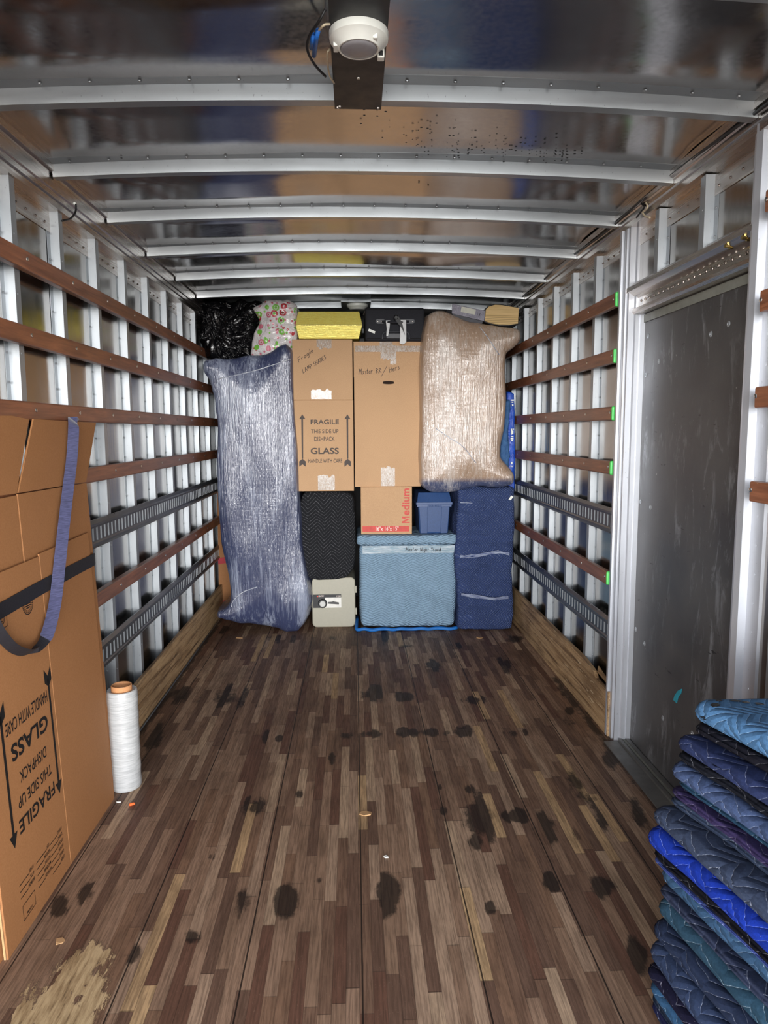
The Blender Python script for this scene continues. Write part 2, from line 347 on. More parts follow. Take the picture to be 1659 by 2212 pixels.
# floor with stains
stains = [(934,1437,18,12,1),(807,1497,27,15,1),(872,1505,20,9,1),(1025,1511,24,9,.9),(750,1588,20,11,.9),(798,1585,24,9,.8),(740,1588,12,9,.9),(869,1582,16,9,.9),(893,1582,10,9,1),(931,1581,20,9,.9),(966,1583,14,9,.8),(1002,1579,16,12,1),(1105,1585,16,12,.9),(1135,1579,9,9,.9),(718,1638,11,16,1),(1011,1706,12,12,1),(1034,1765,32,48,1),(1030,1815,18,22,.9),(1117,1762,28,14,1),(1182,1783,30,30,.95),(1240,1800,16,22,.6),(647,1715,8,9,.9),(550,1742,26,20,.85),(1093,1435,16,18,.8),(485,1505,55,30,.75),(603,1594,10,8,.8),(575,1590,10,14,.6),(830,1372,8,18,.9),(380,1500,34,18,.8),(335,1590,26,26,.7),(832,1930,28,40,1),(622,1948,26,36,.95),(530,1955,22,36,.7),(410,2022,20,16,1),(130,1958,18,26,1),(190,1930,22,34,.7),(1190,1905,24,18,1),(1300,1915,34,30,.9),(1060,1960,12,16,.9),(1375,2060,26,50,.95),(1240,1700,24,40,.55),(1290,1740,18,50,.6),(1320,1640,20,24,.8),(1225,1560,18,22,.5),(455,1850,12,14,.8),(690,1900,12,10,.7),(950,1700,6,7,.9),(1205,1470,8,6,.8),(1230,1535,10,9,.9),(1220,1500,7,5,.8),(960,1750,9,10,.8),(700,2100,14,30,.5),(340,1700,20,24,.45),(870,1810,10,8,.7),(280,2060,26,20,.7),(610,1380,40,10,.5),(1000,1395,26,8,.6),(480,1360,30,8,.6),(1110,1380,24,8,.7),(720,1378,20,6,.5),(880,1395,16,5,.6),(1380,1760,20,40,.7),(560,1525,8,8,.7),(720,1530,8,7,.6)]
patch = [(205,2065,32,26),(165,2110,50,50),(115,2170,60,50),(60,2190,30,26),(200,2140,30,50),(140,2205,60,40)]
nx, ny = 170, 330
gx = np.linspace(XL, XR + .02, nx); gy = np.concatenate([[REAR], np.linspace(1.25, 6.0, ny - 2), [FRONT]])
X, Y = np.meshgrid(gx, gy)
def field(lst, mode):
    out = np.zeros_like(X)
    for q in lst:
        c = at(q[0], q[1], 2, 0); a = at(q[0] + q[2], q[1], 2, 0); b = at(q[0], q[1] - q[3], 2, 0)
        rx = abs(a[0] - c[0]); ry = abs(b[1] - c[1]) + .005; th = c[0] / c[1] * 0
        w = q[4] if mode else 1
        out = np.maximum(out, w * np.clip(1.25 - .8 * np.sqrt(((X - c[0] - (Y - c[1]) * c[0] / c[1] * .5) / rx) ** 2 + ((Y - c[1]) / ry) ** 2), 0, 1) )
    return out
st = field(stains, 1); pt = field(patch, 0)
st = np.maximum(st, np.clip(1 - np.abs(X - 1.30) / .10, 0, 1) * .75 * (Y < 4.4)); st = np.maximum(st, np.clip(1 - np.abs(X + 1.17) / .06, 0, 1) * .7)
me = bpy.data.meshes.new('floor')
vs = np.stack([X.ravel(), Y.ravel(), np.zeros(X.size)], 1)
ii = (np.arange(ny - 1)[:, None] * nx + np.arange(nx - 1)[None]).ravel()
me.from_pydata(vs.tolist(), [], np.stack([ii, ii + 1, ii + nx + 1, ii + nx], 1).tolist())
for nm, arr in (('stain', st), ('patch', pt)):
    a_ = me.attributes.new(nm, 'FLOAT', 'POINT'); a_.data.foreach_set('value', arr.ravel().astype(np.float32))
tag(link('floor', me, M_floor), kind='structure')

# roof sheet, slightly oil-canned between the beams
BOWS = [2.36, 2.97, 3.585, 4.24, 4.9, 5.52, 6.13]
allb = [-.70, -.09, .52, 1.13, 1.745] + BOWS + [FRONT]
nx2, ny2 = 100, 300
gx = np.linspace(XL, XR, nx2); gy = np.linspace(REAR, FRONT, ny2); X2, Y2 = np.meshgrid(gx, gy)
near = np.min([np.abs(Y2 - b) for b in allb], 0); damp = np.clip(near / .2, 0, 1) ** 1.5
rs = np.random.RandomState(4); wv = np.zeros_like(X2)
for _ in range(14):
    kx, ky = rs.uniform(-5, 5), rs.uniform(-6, 6); wv += np.sin(kx * X2 + ky * Y2 + rs.uniform(0, 6.28)) * rs.uniform(.3, 1) / (1 + .12 * (kx * kx + ky * ky)) ** .5
edge = np.clip(np.minimum(X2 - XL, XR - X2) / .35, 0, 1)
Z2 = ROOF + .036 * (1 - ((X2 - .065) / 1.25) ** 2) - .006 * damp + wv * .0065 * damp * (1.6 - .6 * edge)
me = bpy.data.meshes.new('ceiling'); ii = (np.arange(ny2 - 1)[:, None] * nx2 + np.arange(nx2 - 1)[None]).ravel()
me.from_pydata(np.stack([X2.ravel(), Y2.ravel(), Z2.ravel()], 1).tolist(), [], np.stack([ii, ii + nx2, ii + nx2 + 1, ii + 1], 1).tolist())
ceiling = thing('ceiling', (0, 2, ROOF), kind='structure')
link('roof_sheet', me, M_ceil, ceiling, smooth=True)
def bow(y0, xa=-1.175, xb=1.305):
    b = MB(); n = 28; t = .002
    prof = [(-.060, .049), (-.004, .047), (0, 0), (.040, 0), (.044, .047), (.075, .049), (.075, .0515), (.046, .0515), (.038, .004), (.002, .004), (-.002, .0515), (-.060, .0515)]
    xs = [xa + (xb - xa) * i / n for i in range(n + 1)]; m = len(prof)
    vs = [(x, y0 + p[0] + .002 * math.sin(x * 3 + y0 * 9), ZB + crown(x) + p[1]) for x in xs for p in prof]
    fs = [[i * m + k, i * m + (k + 1) % m, (i + 1) * m + (k + 1) % m, (i + 1) * m + k] for i in range(n) for k in range(m)]
    fs += [list(range(m)), [n * m + k for k in range(m)]]
    b.add(vs, fs)
    for i in range(int((xb - xa) / .15)):
        x = xa + .08 + i * .15; b.lathe([(.006, .046), (.005, .043), (.002, .041)], (x, y0 - .03, ZB + crown(x)), 6)
    return b
for i, y in enumerate(BOWS):
    if i == 0:
        for xa, xb in ((-1.175, -.052), (.092, 1.305)):
            link('roof_beam', bow(y, xa, xb), M_bow, ceiling)
    else: link('roof_beam', bow(y), M_bow, ceiling)
for y in (1.745, 1.13, .52): link('roof_beam', bow(y), M_bow, ceiling)
dr = MB(); rs2 = random.Random(3)
def drip(px, py, r=.0045):
    p = at(px, py, 2, ROOF + .028); dr.lathe([(r, 0), (r * .8, -.001), (r * .2, -.0015)], (p[0], p[1], ROOF + crown(p[0]) - .006), 8)
for _ in range(95):
    t = rs2.random(); drip(860 + 400 * t + rs2.gauss(0, 25), 285 + 45 * t ** .5 + rs2.gauss(0, 17), rs2.uniform(.002, .005))
for p in ((815, 252), (787, 250), (780, 268), (833, 242), (905, 395), (925, 400), (262, 330), (265, 382)): drip(*p)
link('drip_marks', dr, M_dark, ceiling)

# side walls
def stud_mesh(h, sgn, rivets=True):
    """hat section standing along z; origin at its foot on the sheet, sgn = direction into the box"""
    b = MB(); d = .037 * sgn; t = .0015 * sgn
    prof = [(-.030, 0), (-.030, t), (0, t), (.003, d), (.043, d), (.046, t), (.072, t), (.072, 0)]
    b.prism(prof, lambda p: (p[1], p[0], 0), lambda p: (p[1], p[0], h))
    if rivets:
        for i in range(int(h / .105)):
            b.lathe([(.0055, t), (.0045, t + .003 * sgn), (.0018, t + .0045 * sgn)], (0, -.014, .06 + i * .105), 6, axis='x')
            if i % 2: b.lathe([(.004, d), (.003, d + .002 * sgn)], (0, .02, .06 + i * .105), 6, axis='x')
    return b
ML = stud_mesh(2.46, 1).mesh('stud'); MR = stud_mesh(2.50, -1).mesh('stud'); MT = stud_mesh(.29, -1).mesh('stud')
for m_ in (ML, MR, MT): m_.materials.append(M_galv)
def place(me, name, parent, loc):
    o = bpy.data.objects.new(name, me); COL.objects.link(o); o.parent = parent; o.location = Vector(loc) - parent.location; return o
def sheet(name, parent, x, y0, y1, z0, z1, seed):
    """aluminium skin with a faint waviness"""
    ny_, nz_ = int((y1 - y0) / .05) + 1, int((z1 - z0) / .08) + 1
    ys = np.linspace(y0, y1, ny_); zs = np.linspace(z0, z1, nz_); Yv, Zv = np.meshgrid(ys, zs); r = np.random.RandomState(seed); wv = np.zeros_like(Yv)
    for _ in range(10): wv += np.sin(r.uniform(-9, 9) * Yv + r.uniform(-5, 5) * Zv + r.uniform(0, 6)) * r.uniform(.2, 1)
    me = bpy.data.meshes.new(name); ii = (np.arange(nz_ - 1)[:, None] * ny_ + np.arange(ny_ - 1)[None]).ravel()
    me.from_pydata(np.stack([np.full(Yv.size, x) + wv.ravel() * .0005, Yv.ravel(), Zv.ravel()], 1).tolist(), [], np.stack([ii, ii + 1, ii + ny_ + 1, ii + ny_], 1).tolist())
    return link(name, me, M_alum, parent, smooth=True)
wl = thing('wall_left', (XL, 3, 0), kind='structure')
sheet('wall_sheet', wl, XL, REAR, FRONT, 0, ROOF + .01, 1)
for k in range(-6, 10):
    y = 2.66 + (k) * .418
    if REAR < y < FRONT - .1: place(ML, 'stud', wl, (XL, y, .03))
def top_rail(x, s, zlow, ztop):
    b = MB()
    pr = [(0, ztop), (.075, ztop), (.075, ztop - .03), (.062, ztop - .035), (.062, zlow + .055), (.056, zlow + .05), (.056, zlow + .03), (.048, zlow + .026), (.048, zlow), (.003, zlow - .002), (.003, zlow - .085), (0, zlow - .085)]
    b.prism(pr, lambda p: (x + s * p[0], REAR, p[1]), lambda p: (x + s * p[0], FRONT, p[1]))
    y = REAR + .1
    while y < FRONT:
        b.lathe([(.006, .003 * s), (.005, .006 * s), (.002, .008 * s)], (x, y, zlow - .055), 6, axis='x'); y += .0825
    return b
link('top_rail', top_rail(XL, 1, 2.49, ROOF + .004), M_rail, wl)
wr = thing('wall_right', (XR, 3, 0), kind='structure')
sheet('wall_sheet', wr, XR, 3.50, FRONT, 0, ROOF + .01, 2); sheet('wall_sheet', wr, XR, REAR, 2.36, 0, ROOF + .01, 3); sheet('wall_sheet', wr, XR, 2.36, 3.50, 2.15, ROOF + .01, 5)
for y in [3.94 + .4125 * k for k in range(0, 7)] + [2.13, 1.72, 1.31, .9, .49, .08, -.33]:
    if REAR < y < FRONT - .1: place(MR, 'stud', wr, (XR, y, .03))
for y in (2.73, 3.14): place(MT, 'stud', wr, (XR, y, 2.25))
link('top_rail', top_rail(XR, -1, 2.545, ROOF + .004), M_rail, wr)
# front wall behind the load
wf = thing('wall_front', (0, FRONT, 0), kind='structure')
b = MB(); b.box(XL - .01, XR + .01, FRONT, FRONT + .02, 0, ROOF + .08); link('wall_sheet', b, plain('shade_dark_front_panel', rgb(52, 50, 50), .6), wf)  # panel coloured dark to paint the shade in the gaps behind the load
b = MB()
for z_ in (2.43, 2.52): b.box(XL + .02, XR - .02, FRONT - .03, FRONT, z_ - .03, z_ + .01)
link('wall_track', b, M_track, wf)
# kickboards
def kick(x, s, y0, y1, h, broken):
    b = MB(); pts = [(y1, 0), (y0, 0), (y0, h - .012)]
    if broken: pts += [(y0 + .20, h - .008), (y0 + .24, h + .02), (y0 + .29, h + .028), (y0 + .42, h + .04)]
    pts += [(y1, h + (.04 if broken else 0))]
    b.prism(pts, lambda p: (x, p[0], p[1]), lambda p: (x + s * .02, p[0], p[1])); return b
tag(link('baseboard_left', kick(-1.17, -1, REAR, FRONT, .26, False), M_kick), kind='structure')
tag(link('baseboard_right', kick(1.303, 1, 3.5, FRONT, .25, True), M_kick), kind='structure')
tag(link('baseboard_rear', kick(1.303, 1, REAR, 2.25, .25, False), M_kick), kind='structure')
bpy.data.objects['baseboard_rear'].name = 'trim_1'
b = MB(); b.prism([(3.74, .262), (3.53, .246), (3.56, .27), (3.73, .30)], lambda p: (1.326, p[0], p[1]), lambda p: (1.332, p[0], p[1])); k_ = link('splinter', b, M_kick, bpy.data.objects['baseboard_right'])
# grey sealant strip along the left kickboard
b = MB(); b.tube([(-1.163, REAR, .003), (-1.163, FRONT, .003)], .006, 6); tag(link('trim_2', b, M_track), kind='structure')

# side door
door = thing('door_1', (1.40, 2.9, 0), kind='structure')
def door_mat():
    k = N('scuffed_dark_aluminium_door'); v = k.obj(); g = k.noise(v, 3, 5, .6)
    c = k.mix(k.range(g, .35, .7), rgb(72, 72, 74), rgb(96, 95, 94))
    s1 = k.range(k.noise(k.obj((1, 1.3, .35)), 9, 6, .75, .6), .53, .68); s2 = k.range(k.noise(v, 2.3, 2), .4, .62)
    c = k.mix(k.math('MULTIPLY', k.math('MULTIPLY', s1, s2), .8), c, rgb(158, 162, 166))
    d = k.range(k.noise(k.obj((1, .3, 1.6)), 26, 4, .7), .66, .70); c = k.mix(k.math('MULTIPLY', d, .8), c, rgb(30, 30, 30))
    w = k.range(k.noise(k.obj((1, 1, .5)), 60, 4, .7), .71, .75); c = k.mix(k.math('MULTIPLY', w, .6), c, rgb(200, 200, 198))
    return k.out(c, k.range(g, .3, .7, .4, .52), .35, k.bump(g, .1, .01))
M_door = door_mat()
b = MB(); b.box(1.395, 1.42, 2.35, 3.50, 0.0, 2.18)
for (py_, pz) in ((3.39, 1.85), (3.25, 1.90), (3.40, 1.24), (3.28, 1.225), (3.40, .60), (3.29, .56), (3.38, 2.03), (3.06, .28), (2.78, .33), (2.65, 1.98), (2.78, 1.96)):
    b.lathe([(.012, 0), (.010, -.002), (.004, -.003), (.003, -.001)], (1.395, py_, pz), 14, 1, axis='x')
dp = link('door_panel', b, [M_door, M_galv], door)
b = MB(); b.box(1.388, 1.395, 2.38, 3.46, 2.10, 2.135); b.box(1.388, 1.395, 3.435, 3.46, 0, 2.12); b.box(1.388, 1.395, 2.38, 2.40, 0, 2.12); b.box(1.36, 1.395, 2.38, 3.46, 0, .012)
link('door_seal', b, plain('grey_door_seal', rgb(128, 130, 122), .5), door)
b = MB()
b.prism([(1.375, 2.30), (1.34, 2.285), (1.315, 2.265), (1.315, 2.245), (1.335, 2.23), (1.362, 2.215), (1.362, 2.175), (1.340, 2.165), (1.335, 2.15), (1.345, 2.14), (1.40, 2.14), (1.40, 2.30)],
        lambda p: (p[0], 2.38, p[1]), lambda p: (p[0], 3.50, p[1]))
for i in range(21): b.lathe([(.007, 0), (.006, -.003), (.002, -.005)], (1.362, 2.44 + i * .048, 2.197), 8, axis='x')
link('door_header', b, M_rail, door)
M_brass = plain('brass_bolt', rgb(190, 170, 110), .3, 1)
for y in (2.44, 2.55): b = MB(); b.lathe([(.012, .0), (.012, -.018), (.007, -.018), (.007, -.035)], (1.35, y, 2.235), 8, axis='x'); link('header_bolt', b, M_brass, door)
b = MB()   # far jamb: ridged track
b.prism([(3.425, 1.40), (3.425, 1.372), (3.432, 1.372), (3.432, 1.35), (3.442, 1.345), (3.442, 1.318), (3.452, 1.318), (3.455, 1.335), (3.47, 1.335), (3.472, 1.312), (3.50, 1.312), (3.50, 1.325), (3.512, 1.325), (3.514, 1.302), (3.535, 1.302), (3.54, 1.40)],
        lambda p: (p[1], p[0], -.012), lambda p: (p[1], p[0], 2.545))
link('door_jamb', b, M_jamb, door)
b = MB()
b.prism([(2.40, 1.40), (2.392, 1.318), (2.372, 1.312), (2.345, 1.318), (2.342, 1.345), (2.28, 1.352), (2.275, 1.375), (2.2, 1.376), (2.2, 1.40)], lambda p: (p[1], p[0], 0), lambda p: (p[1], p[0], 2.575))
for i in range(24): b.lathe([(.006, 0), (.004, -.003)], (1.351, 2.31, .1 + i * .1), 6, axis='x')
link('door_jamb', b, M_jamb, door)
b = MB(); b.box(1.262, 1.335, 2.2, 3.43, .0, .006); b.box(1.335, 1.352, 2.2, 3.43, 0, .018); b.box(1.372, 1.39, 2.2, 3.43, 0, .02)
link('door_sill', b, metal('dirty_sill_steel', (.20, .20, .19, 1), .5, .1, .6, dirt=.8), door)
b = MB(); tp = [at(*p, 0, 1.392) for p in ((1464, 1492), (1472, 1488), (1470, 1499), (1464, 1506), (1461, 1519), (1454, 1512), (1457, 1502))]
b.prism([(p[1], p[2]) for p in tp], lambda p: (1.3945, p[0], p[1]), lambda p: (1.392, p[0], p[1]))
tag(link('tape_scrap', b, plain('teal_tape', rgb(40, 150, 170), .35)), 'scrap of teal tape stuck low on the dark side door', 'tape')

# ------------------------------------------------------------------ wooden tie rails and slotted tracks
def rail(name, x, s, y0, y1, z, label, group, cap=None, screws=(), sag=0):
    TH = .036 if s > 0 else .030
    b = MB(); b.box(x, x + s * TH, y0, y1, z - .034, z + .034); me = b.mesh('plank'); bm = bmesh.new(); bm.from_mesh(me); bmesh.ops.bevel(bm, geom=bm.edges[:], offset=.006, segments=2, profile=.5, affect='EDGES'); bm.to_mesh(me); bm.free()
    b = MB(); b.v = [tuple(v.co) for v in me.vertices]; b.f = [list(p.vertices) for p in me.polygons]; b.m = [0] * len(b.f)
    for y in screws:
        if y0 + .02 < y < y1: b.lathe([(.008, (TH + .0005) * s), (.007, (TH + .003) * s), (.003, (TH + .004) * s)], (x, y, z + .004), 8, 1, axis='x')
    t = tag(link(name, b, [M_wood, M_screw]), label, 'rail', group)
    if cap is not None:
        b = MB(); b.box(x - s * .001, x + s * .030, y0 - .004, y0 + .012, z - .036, z + .036); o = link('painted_end', b, cap, t, bevel=.008); o['label'] = 'bright green painted end'
    return t
M_green = plain('green_paint', rgb(80, 200, 95), .45)
lsc = [2.685 + .418 * k for k in range(-7, 10)]; rsc = [3.58] + [3.96 + .4125 * k for k in range(7)]; nsc = [2.265, 2.15, 1.74, 1.3]
zs_ = [2.205, 1.937, 1.667, 1.40, .83]; nm = ['topmost', 'second from the top', 'third from the top', 'fourth from the top', 'lowest']
for z, w_ in zip(zs_, nm):
    rail('wooden_rail', FL + .0015, 1, REAR, FRONT - .06, z, f'reddish brown wooden tie rail on the left wall, {w_}', 'wooden rails on the left wall', screws=lsc)
for z, w_ in zip([2.232, 1.957, 1.673, 1.398, .828], nm):
    rail('wooden_rail', FR - .0015, -1, 3.555, FRONT - .06, z, f'brown wooden tie rail with green painted end on the right wall, {w_}', 'green-ended rails on the right wall', M_green, rsc)
for z, w_ in zip([2.30, 1.995, 1.692, 1.388], nm[:3] + ['lowest of four']):
    rail('wooden_rail', FR - .0015, -1, REAR, 2.275, z, f'short unpainted rail end on the camera side of the dark door, {w_}', 'rail ends beside the side door', None, nsc)
def track(x, s, y0, y1, z, label, group):
    b = MB(); H = .066
    for q, sg in ((z + H, 1), (z - H, -1)):
        b.prism([(0, q), (.006, q), (.018, q - sg * .016), (.018, q - sg * .026), (.0135, q - sg * .033), (.0135, q - sg * .036), (0, q - sg * .036)], lambda p: (x + s * p[0], y0, p[1]), lambda p: (x + s * p[0], y1, p[1]))
    y = y0 + .01
    while y < y1 - .02:
        b.box(x - s * .004, x + s * .013, y, y + .030, z - .036, z + .036); b.m[-4] = 1; y += .0505  # rear-facing bar sides get lighter steel, painting the light they catch
    y = y0 + .05
    while y < y1:
        for q in (z + .061, z - .061): b.lathe([(.005, .006 * s), (.004, .009 * s), (.002, .010 * s)], (x, y, q), 6, 2, axis='x')
        y += .12
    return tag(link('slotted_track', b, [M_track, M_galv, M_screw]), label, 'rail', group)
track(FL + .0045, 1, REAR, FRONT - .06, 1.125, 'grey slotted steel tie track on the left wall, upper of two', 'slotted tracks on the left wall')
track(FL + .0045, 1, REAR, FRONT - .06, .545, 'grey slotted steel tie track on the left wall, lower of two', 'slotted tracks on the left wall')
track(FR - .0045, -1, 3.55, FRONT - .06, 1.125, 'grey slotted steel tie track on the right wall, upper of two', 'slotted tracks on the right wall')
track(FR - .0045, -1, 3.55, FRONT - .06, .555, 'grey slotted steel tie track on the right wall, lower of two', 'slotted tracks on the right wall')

# ------------------------------------------------------------------ ceiling lamp, plate and wires
b = MB(); PZ = 2.612; b.box(-.054, .094, 1.0, 2.402, PZ, PZ + .003)
pt_ = thing('mounting_plate', (.02, 1.7, PZ), 'dark steel plate on the roof carrying the round white lamp', 'plate'); 
for x, y in ((-.044, 2.39), (-.038, 2.383), (.084, 2.39), (.02, 2.2), (.02, 1.72)): b.lathe([(.005, 0), (.004, -.003), (.001, -.004)], (x, y, PZ), 8, 1)
link('plate', b, [M_dark, M_screw], pt_)
def dome(name, c, r, label):
    t = thing(name, c, label, 'lamp')
    link('lamp_ring', _l(MB(), [(r, 0), (r, -.012), (r * .985, -.018), (r * .93, -.021), (r * .90, -.023), (r * .72, -.036), (r * .68, -.040), (r * .64, -.040), (r * .62, -.036)], c, 48), M_white, t, smooth=True, auto=.5)
    link('lens', _l(MB(), [(r * .63, -.035), (r * .6, -.040), (r * .4, -.043), (.001, -.044)], c, 40), M_lens, t, smooth=True); return t
def _l(b, prof, c, n): b.lathe(prof, c, n); return b
d1 = dome('ceiling_lamp', (.02, 1.965, PZ), .077, 'round white dome lamp with grey lens, nearest the camera')
b = MB(); b.box(-.046, -.034, 1.955, 1.99, PZ - .036, PZ - .022); link('lens_clip', b, M_white, d1, bevel=.002)
b = MB(); b.box(.055, .067, 1.915, 1.945, PZ - .036, PZ - .022); link('lens_clip', b, M_white, d1, bevel=.002)
b = MB(); b.box(.069, .088, 2.000, 2.024, PZ - .040, PZ - .012); sw = link('switch', b, M_white, d1, bevel=.003)
b = MB(); b.box(.073, .084, 1.9985, 2.0005, PZ - .036, PZ - .024); link('switch_rocker', b, M_black, sw)
RZ2 = ROOF + .03
b = MB(); b.box(-.10, .14, 5.80, 6.3, RZ2 - .055, RZ2 - .045); pl2 = link('mounting_plate', b, M_galv); tag(pl2, 'galvanised plate on the roof above the gold block holding the far lamp', 'plate')
dome('ceiling_lamp', (.03, 5.93, RZ2 - .055), .085, 'far white dome lamp between the gold block and the suitcase')
def pz(px, py, z): p = at(px, py, 2, z); return p
def smoothpts(pts, n=6):
    P = [Vector(p) for p in pts]; P = [P[0] * 2 - P[1]] + P + [P[-1] * 2 - P[-2]]; out = []
    for i in range(1, len(P) - 2):
        for k in range(n):
            t = k / n; a, b_, c, d = P[i - 1:i + 3]
            out.append(.5 * ((2 * b_) + (-a + c) * t + (2 * a - 5 * b_ + 4 * c - d) * t * t + (-a + 3 * b_ - 3 * c + d) * t ** 3))
    out.append(P[-2]); return out
w = thing('lamp_wiring', pz(690, 90, 2.6), 'loose black and white wires with blue connectors beside the near lamp', 'wire')
b = MB(); b.tube(smoothpts([pz(703, 20, 2.61), pz(690, 45, 2.59), pz(668, 78, 2.585), pz(664, 108, 2.58), pz(680, 140, 2.58), pz(703, 165, 2.585)]), .0035, 8); link('black_wire', b, M_black, w, smooth=True)
b = MB(); b.tube(smoothpts([pz(712, 52, 2.60), pz(700, 54, 2.59), pz(688, 66, 2.59)]), .003, 8); link('white_wire', b, M_wire_w, w, smooth=True); b = MB(); b.tube(smoothpts([pz(712, 106, 2.60), pz(707, 118, 2.59), pz(711, 160, 2.60), pz(722, 180, 2.605)]), .0025, 8); link('white_wire', b, M_wire_w, w, smooth=True)
b = MB(); b.tube([pz(687, 66, 2.588), pz(683, 82, 2.588), pz(678, 120, 2.588)], .0065, 10); link('connector', b, M_blueplug, w, smooth=True); b = MB(); b.tube([pz(676, 74, 2.588), pz(673, 104, 2.588)], .006, 10); link('connector', b, M_blueplug, w, smooth=True)
# cable along the right top rail, and hook ends
w = thing('roof_cable', (1.29, 4, 2.6), 'black cable running along the right edge of the roof', 'cable')
b = MB(); P = []
for i in range(34):
    y = 1.6 + i * .14; P.append((1.292, y, 2.615 - .02 * abs(math.sin(y * 2.1)) ** 3))
b.tube(P, .006, 8); link('cable', b, M_black, w, smooth=True)
for nm_, pts, mt in (('roof_cable', [(1385, 440), (1392, 447), (1384, 458), (1375, 470)], M_black), ('roof_cable', [(1395, 437), (1399, 447), (1393, 455), (1388, 459), (1395, 468), (1404, 470)], M_wire_w)):
    b = MB(); b.tube(smoothpts([at(p[0], p[1], 0, 1.30) for p in pts]), .004, 8)
    o = tag(link('wire_end', b, mt, smooth=True), ('black' if mt is M_black else 'white') + ' cut wire end hanging from the right edge of the roof', 'wire')
w = thing('wire_end', at(155, 450, 0, -1.17), 'bent black wire end hanging at the left edge of the roof', 'wire')
b = MB(); b.tube(smoothpts([at(p[0], p[1], 0, -1.16) for p in ((164, 441), (163, 458), (152, 472), (134, 477))]), .004, 8); link('wire', b, M_black, w, smooth=True)
b = MB(); b.tube([at(163, 442, 0, -1.165), at(160, 438, 0, -1.17)], .006, 8); link('wire_clip', b, M_white, w)

# ------------------------------------------------------------------ writing
def text2d(s, bold=0.0, cond=1.0):
    cu = bpy.data.curves.new('t', 'FONT'); cu.body = s; cu.offset = bold; cu.size = 1; cu.resolution_u = 3
    o = bpy.data.objects.new('t', cu); COL.objects.link(o); dg = bpy.context.evaluated_depsgraph_get(); me = o.evaluated_get(dg).to_mesh()
    v = [(p.co.x, p.co.y) for p in me.vertices]; f = [list(p.vertices) for p in me.polygons]; o.evaluated_get(dg).to_mesh_clear()
    bpy.data.objects.remove(o); bpy.data.curves.remove(cu)
    x0 = min(p[0] for p in v); x1 = max(p[0] for p in v); y0 = min(p[1] for p in v); y1 = max(p[1] for p in v)
    return [((p[0] - x0) / (x1 - x0), (p[1] - y0) / (y1 - y0)) for p in v], f
def text_on(b, s, O, U, V, bold=.012):
    """write s into the rectangle O + u U + v V"""
    v, f = text2d(s, bold); O, U, V = Vector(O), Vector(U), Vector(V)
    b.add([O + U * p[0] + V * p[1] for p in v], f)
def fr(px0, py0, px1, py1, Y):
    a = at(px0, py1, 1, Y); c = at(px1, py0, 1, Y); return (a[0], Y, a[2]), (c[0] - a[0], 0, 0), (0, 0, c[2] - a[2])
GL = {'F': [[(0, 0), (.05, 1), (.6, 1)], [(0, .5), (.45, .55)]], 'r': [[(0, 0), (0, .5)], [(0, .35), (.2, .52), (.4, .48)]], 'a': [[(.45, .5), (.1, .45), (0, .2), (.15, 0), (.4, .15), (.45, .5), (.5, 0)]],
      'g': [[(.45, .45), (.1, .45), (0, .2), (.2, 0), (.42, .2), (.45, .45), (.42, -.4), (.1, -.4)]], 'i': [[(0, 0), (.03, .5)], [(.05, .7), (.06, .76)]], 'l': [[(0, 0), (.04, 1)]], 'e': [[(0, .25), (.4, .3), (.25, .5), (.03, .35), (.08, .05), (.4, .05)]],
      'L': [[(.05, 1), (0, 0), (.5, .05)]], 'A': [[(0, 0), (.3, 1), (.6, 0)], [(.12, .4), (.48, .4)]], 'M': [[(0, 0), (.12, 1), (.35, .3), (.6, 1), (.7, 0)]], 'P': [[(0, 0), (.05, 1), (.45, .85), (.4, .55), (.05, .45)]],
      'S': [[(.45, .9), (.15, 1), (.05, .7), (.4, .4), (.35, .05), (0, .1)]], 'H': [[(0, 0), (.05, 1)], [(.5, 0), (.5, 1)], [(0, .5), (.5, .55)]], 'D': [[(0, 0), (.03, 1), (.45, .8), (.45, .25), (0, 0)]], 'E': [[(.45, 1), (0, .95), (0, 0), (.45, .02)], [(0, .5), (.35, .5)]],
      's': [[(.35, .48), (.05, .45), (.3, .2), (.25, 0), (0, .03)]], 't': [[(.15, .9), (.12, 0), (.3, .03)], [(-.05, .55), (.35, .58)]], 'B': [[(0, 0), (.03, 1), (.4, .8), (.05, .5), (.45, .25), (0, 0)]], 'R': [[(0, 0), (.03, 1), (.42, .8), (.05, .5), (.5, 0)]],
      '.': [[(0, 0), (.04, .05)]], '/': [[(0, -.4), (.8, 1.5)]], 'N': [[(0, 0), (.05, 1), (.5, 0), (.55, 1)]], 'h': [[(0, 0), (.03, 1)], [(0, .35), (.25, .5), (.35, 0)]], 'd': [[(.35, .45), (.05, .4), (0, .1), (.3, .05), (.4, 1), (.42, 0)]], 'n': [[(0, 0), (0, .5)], [(0, .3), (.25, .5), (.35, 0)]]}
def hand(b, s, O, U, V, wid=.0036, gap=.22, ny_=-1.0):
    """pen strokes: U = advance direction per cap height, V = up per cap height"""
    O, U, V = Vector(O), Vector(U), Vector(V); x = 0; nrm = U.cross(V).normalized()
    for ch in s:
        if ch == ' ': x += .5; continue
        g = GL[ch]; w_ = max(p[0] for l in g for p in l)
        for l in g:
            P = [O + U * (x + p[0]) + V * p[1] for p in l]
            for a, c in zip(P[:-1], P[1:]):
                d = (c - a); 
                if d.length < 1e-5: continue
                q = d.normalized().cross(nrm) * wid / 2; e = d.normalized() * wid * .3
                b.add([a - q - e, a + q - e, c + q + e, c - q + e], [(0, 1, 2, 3)])
        x += w_ + gap

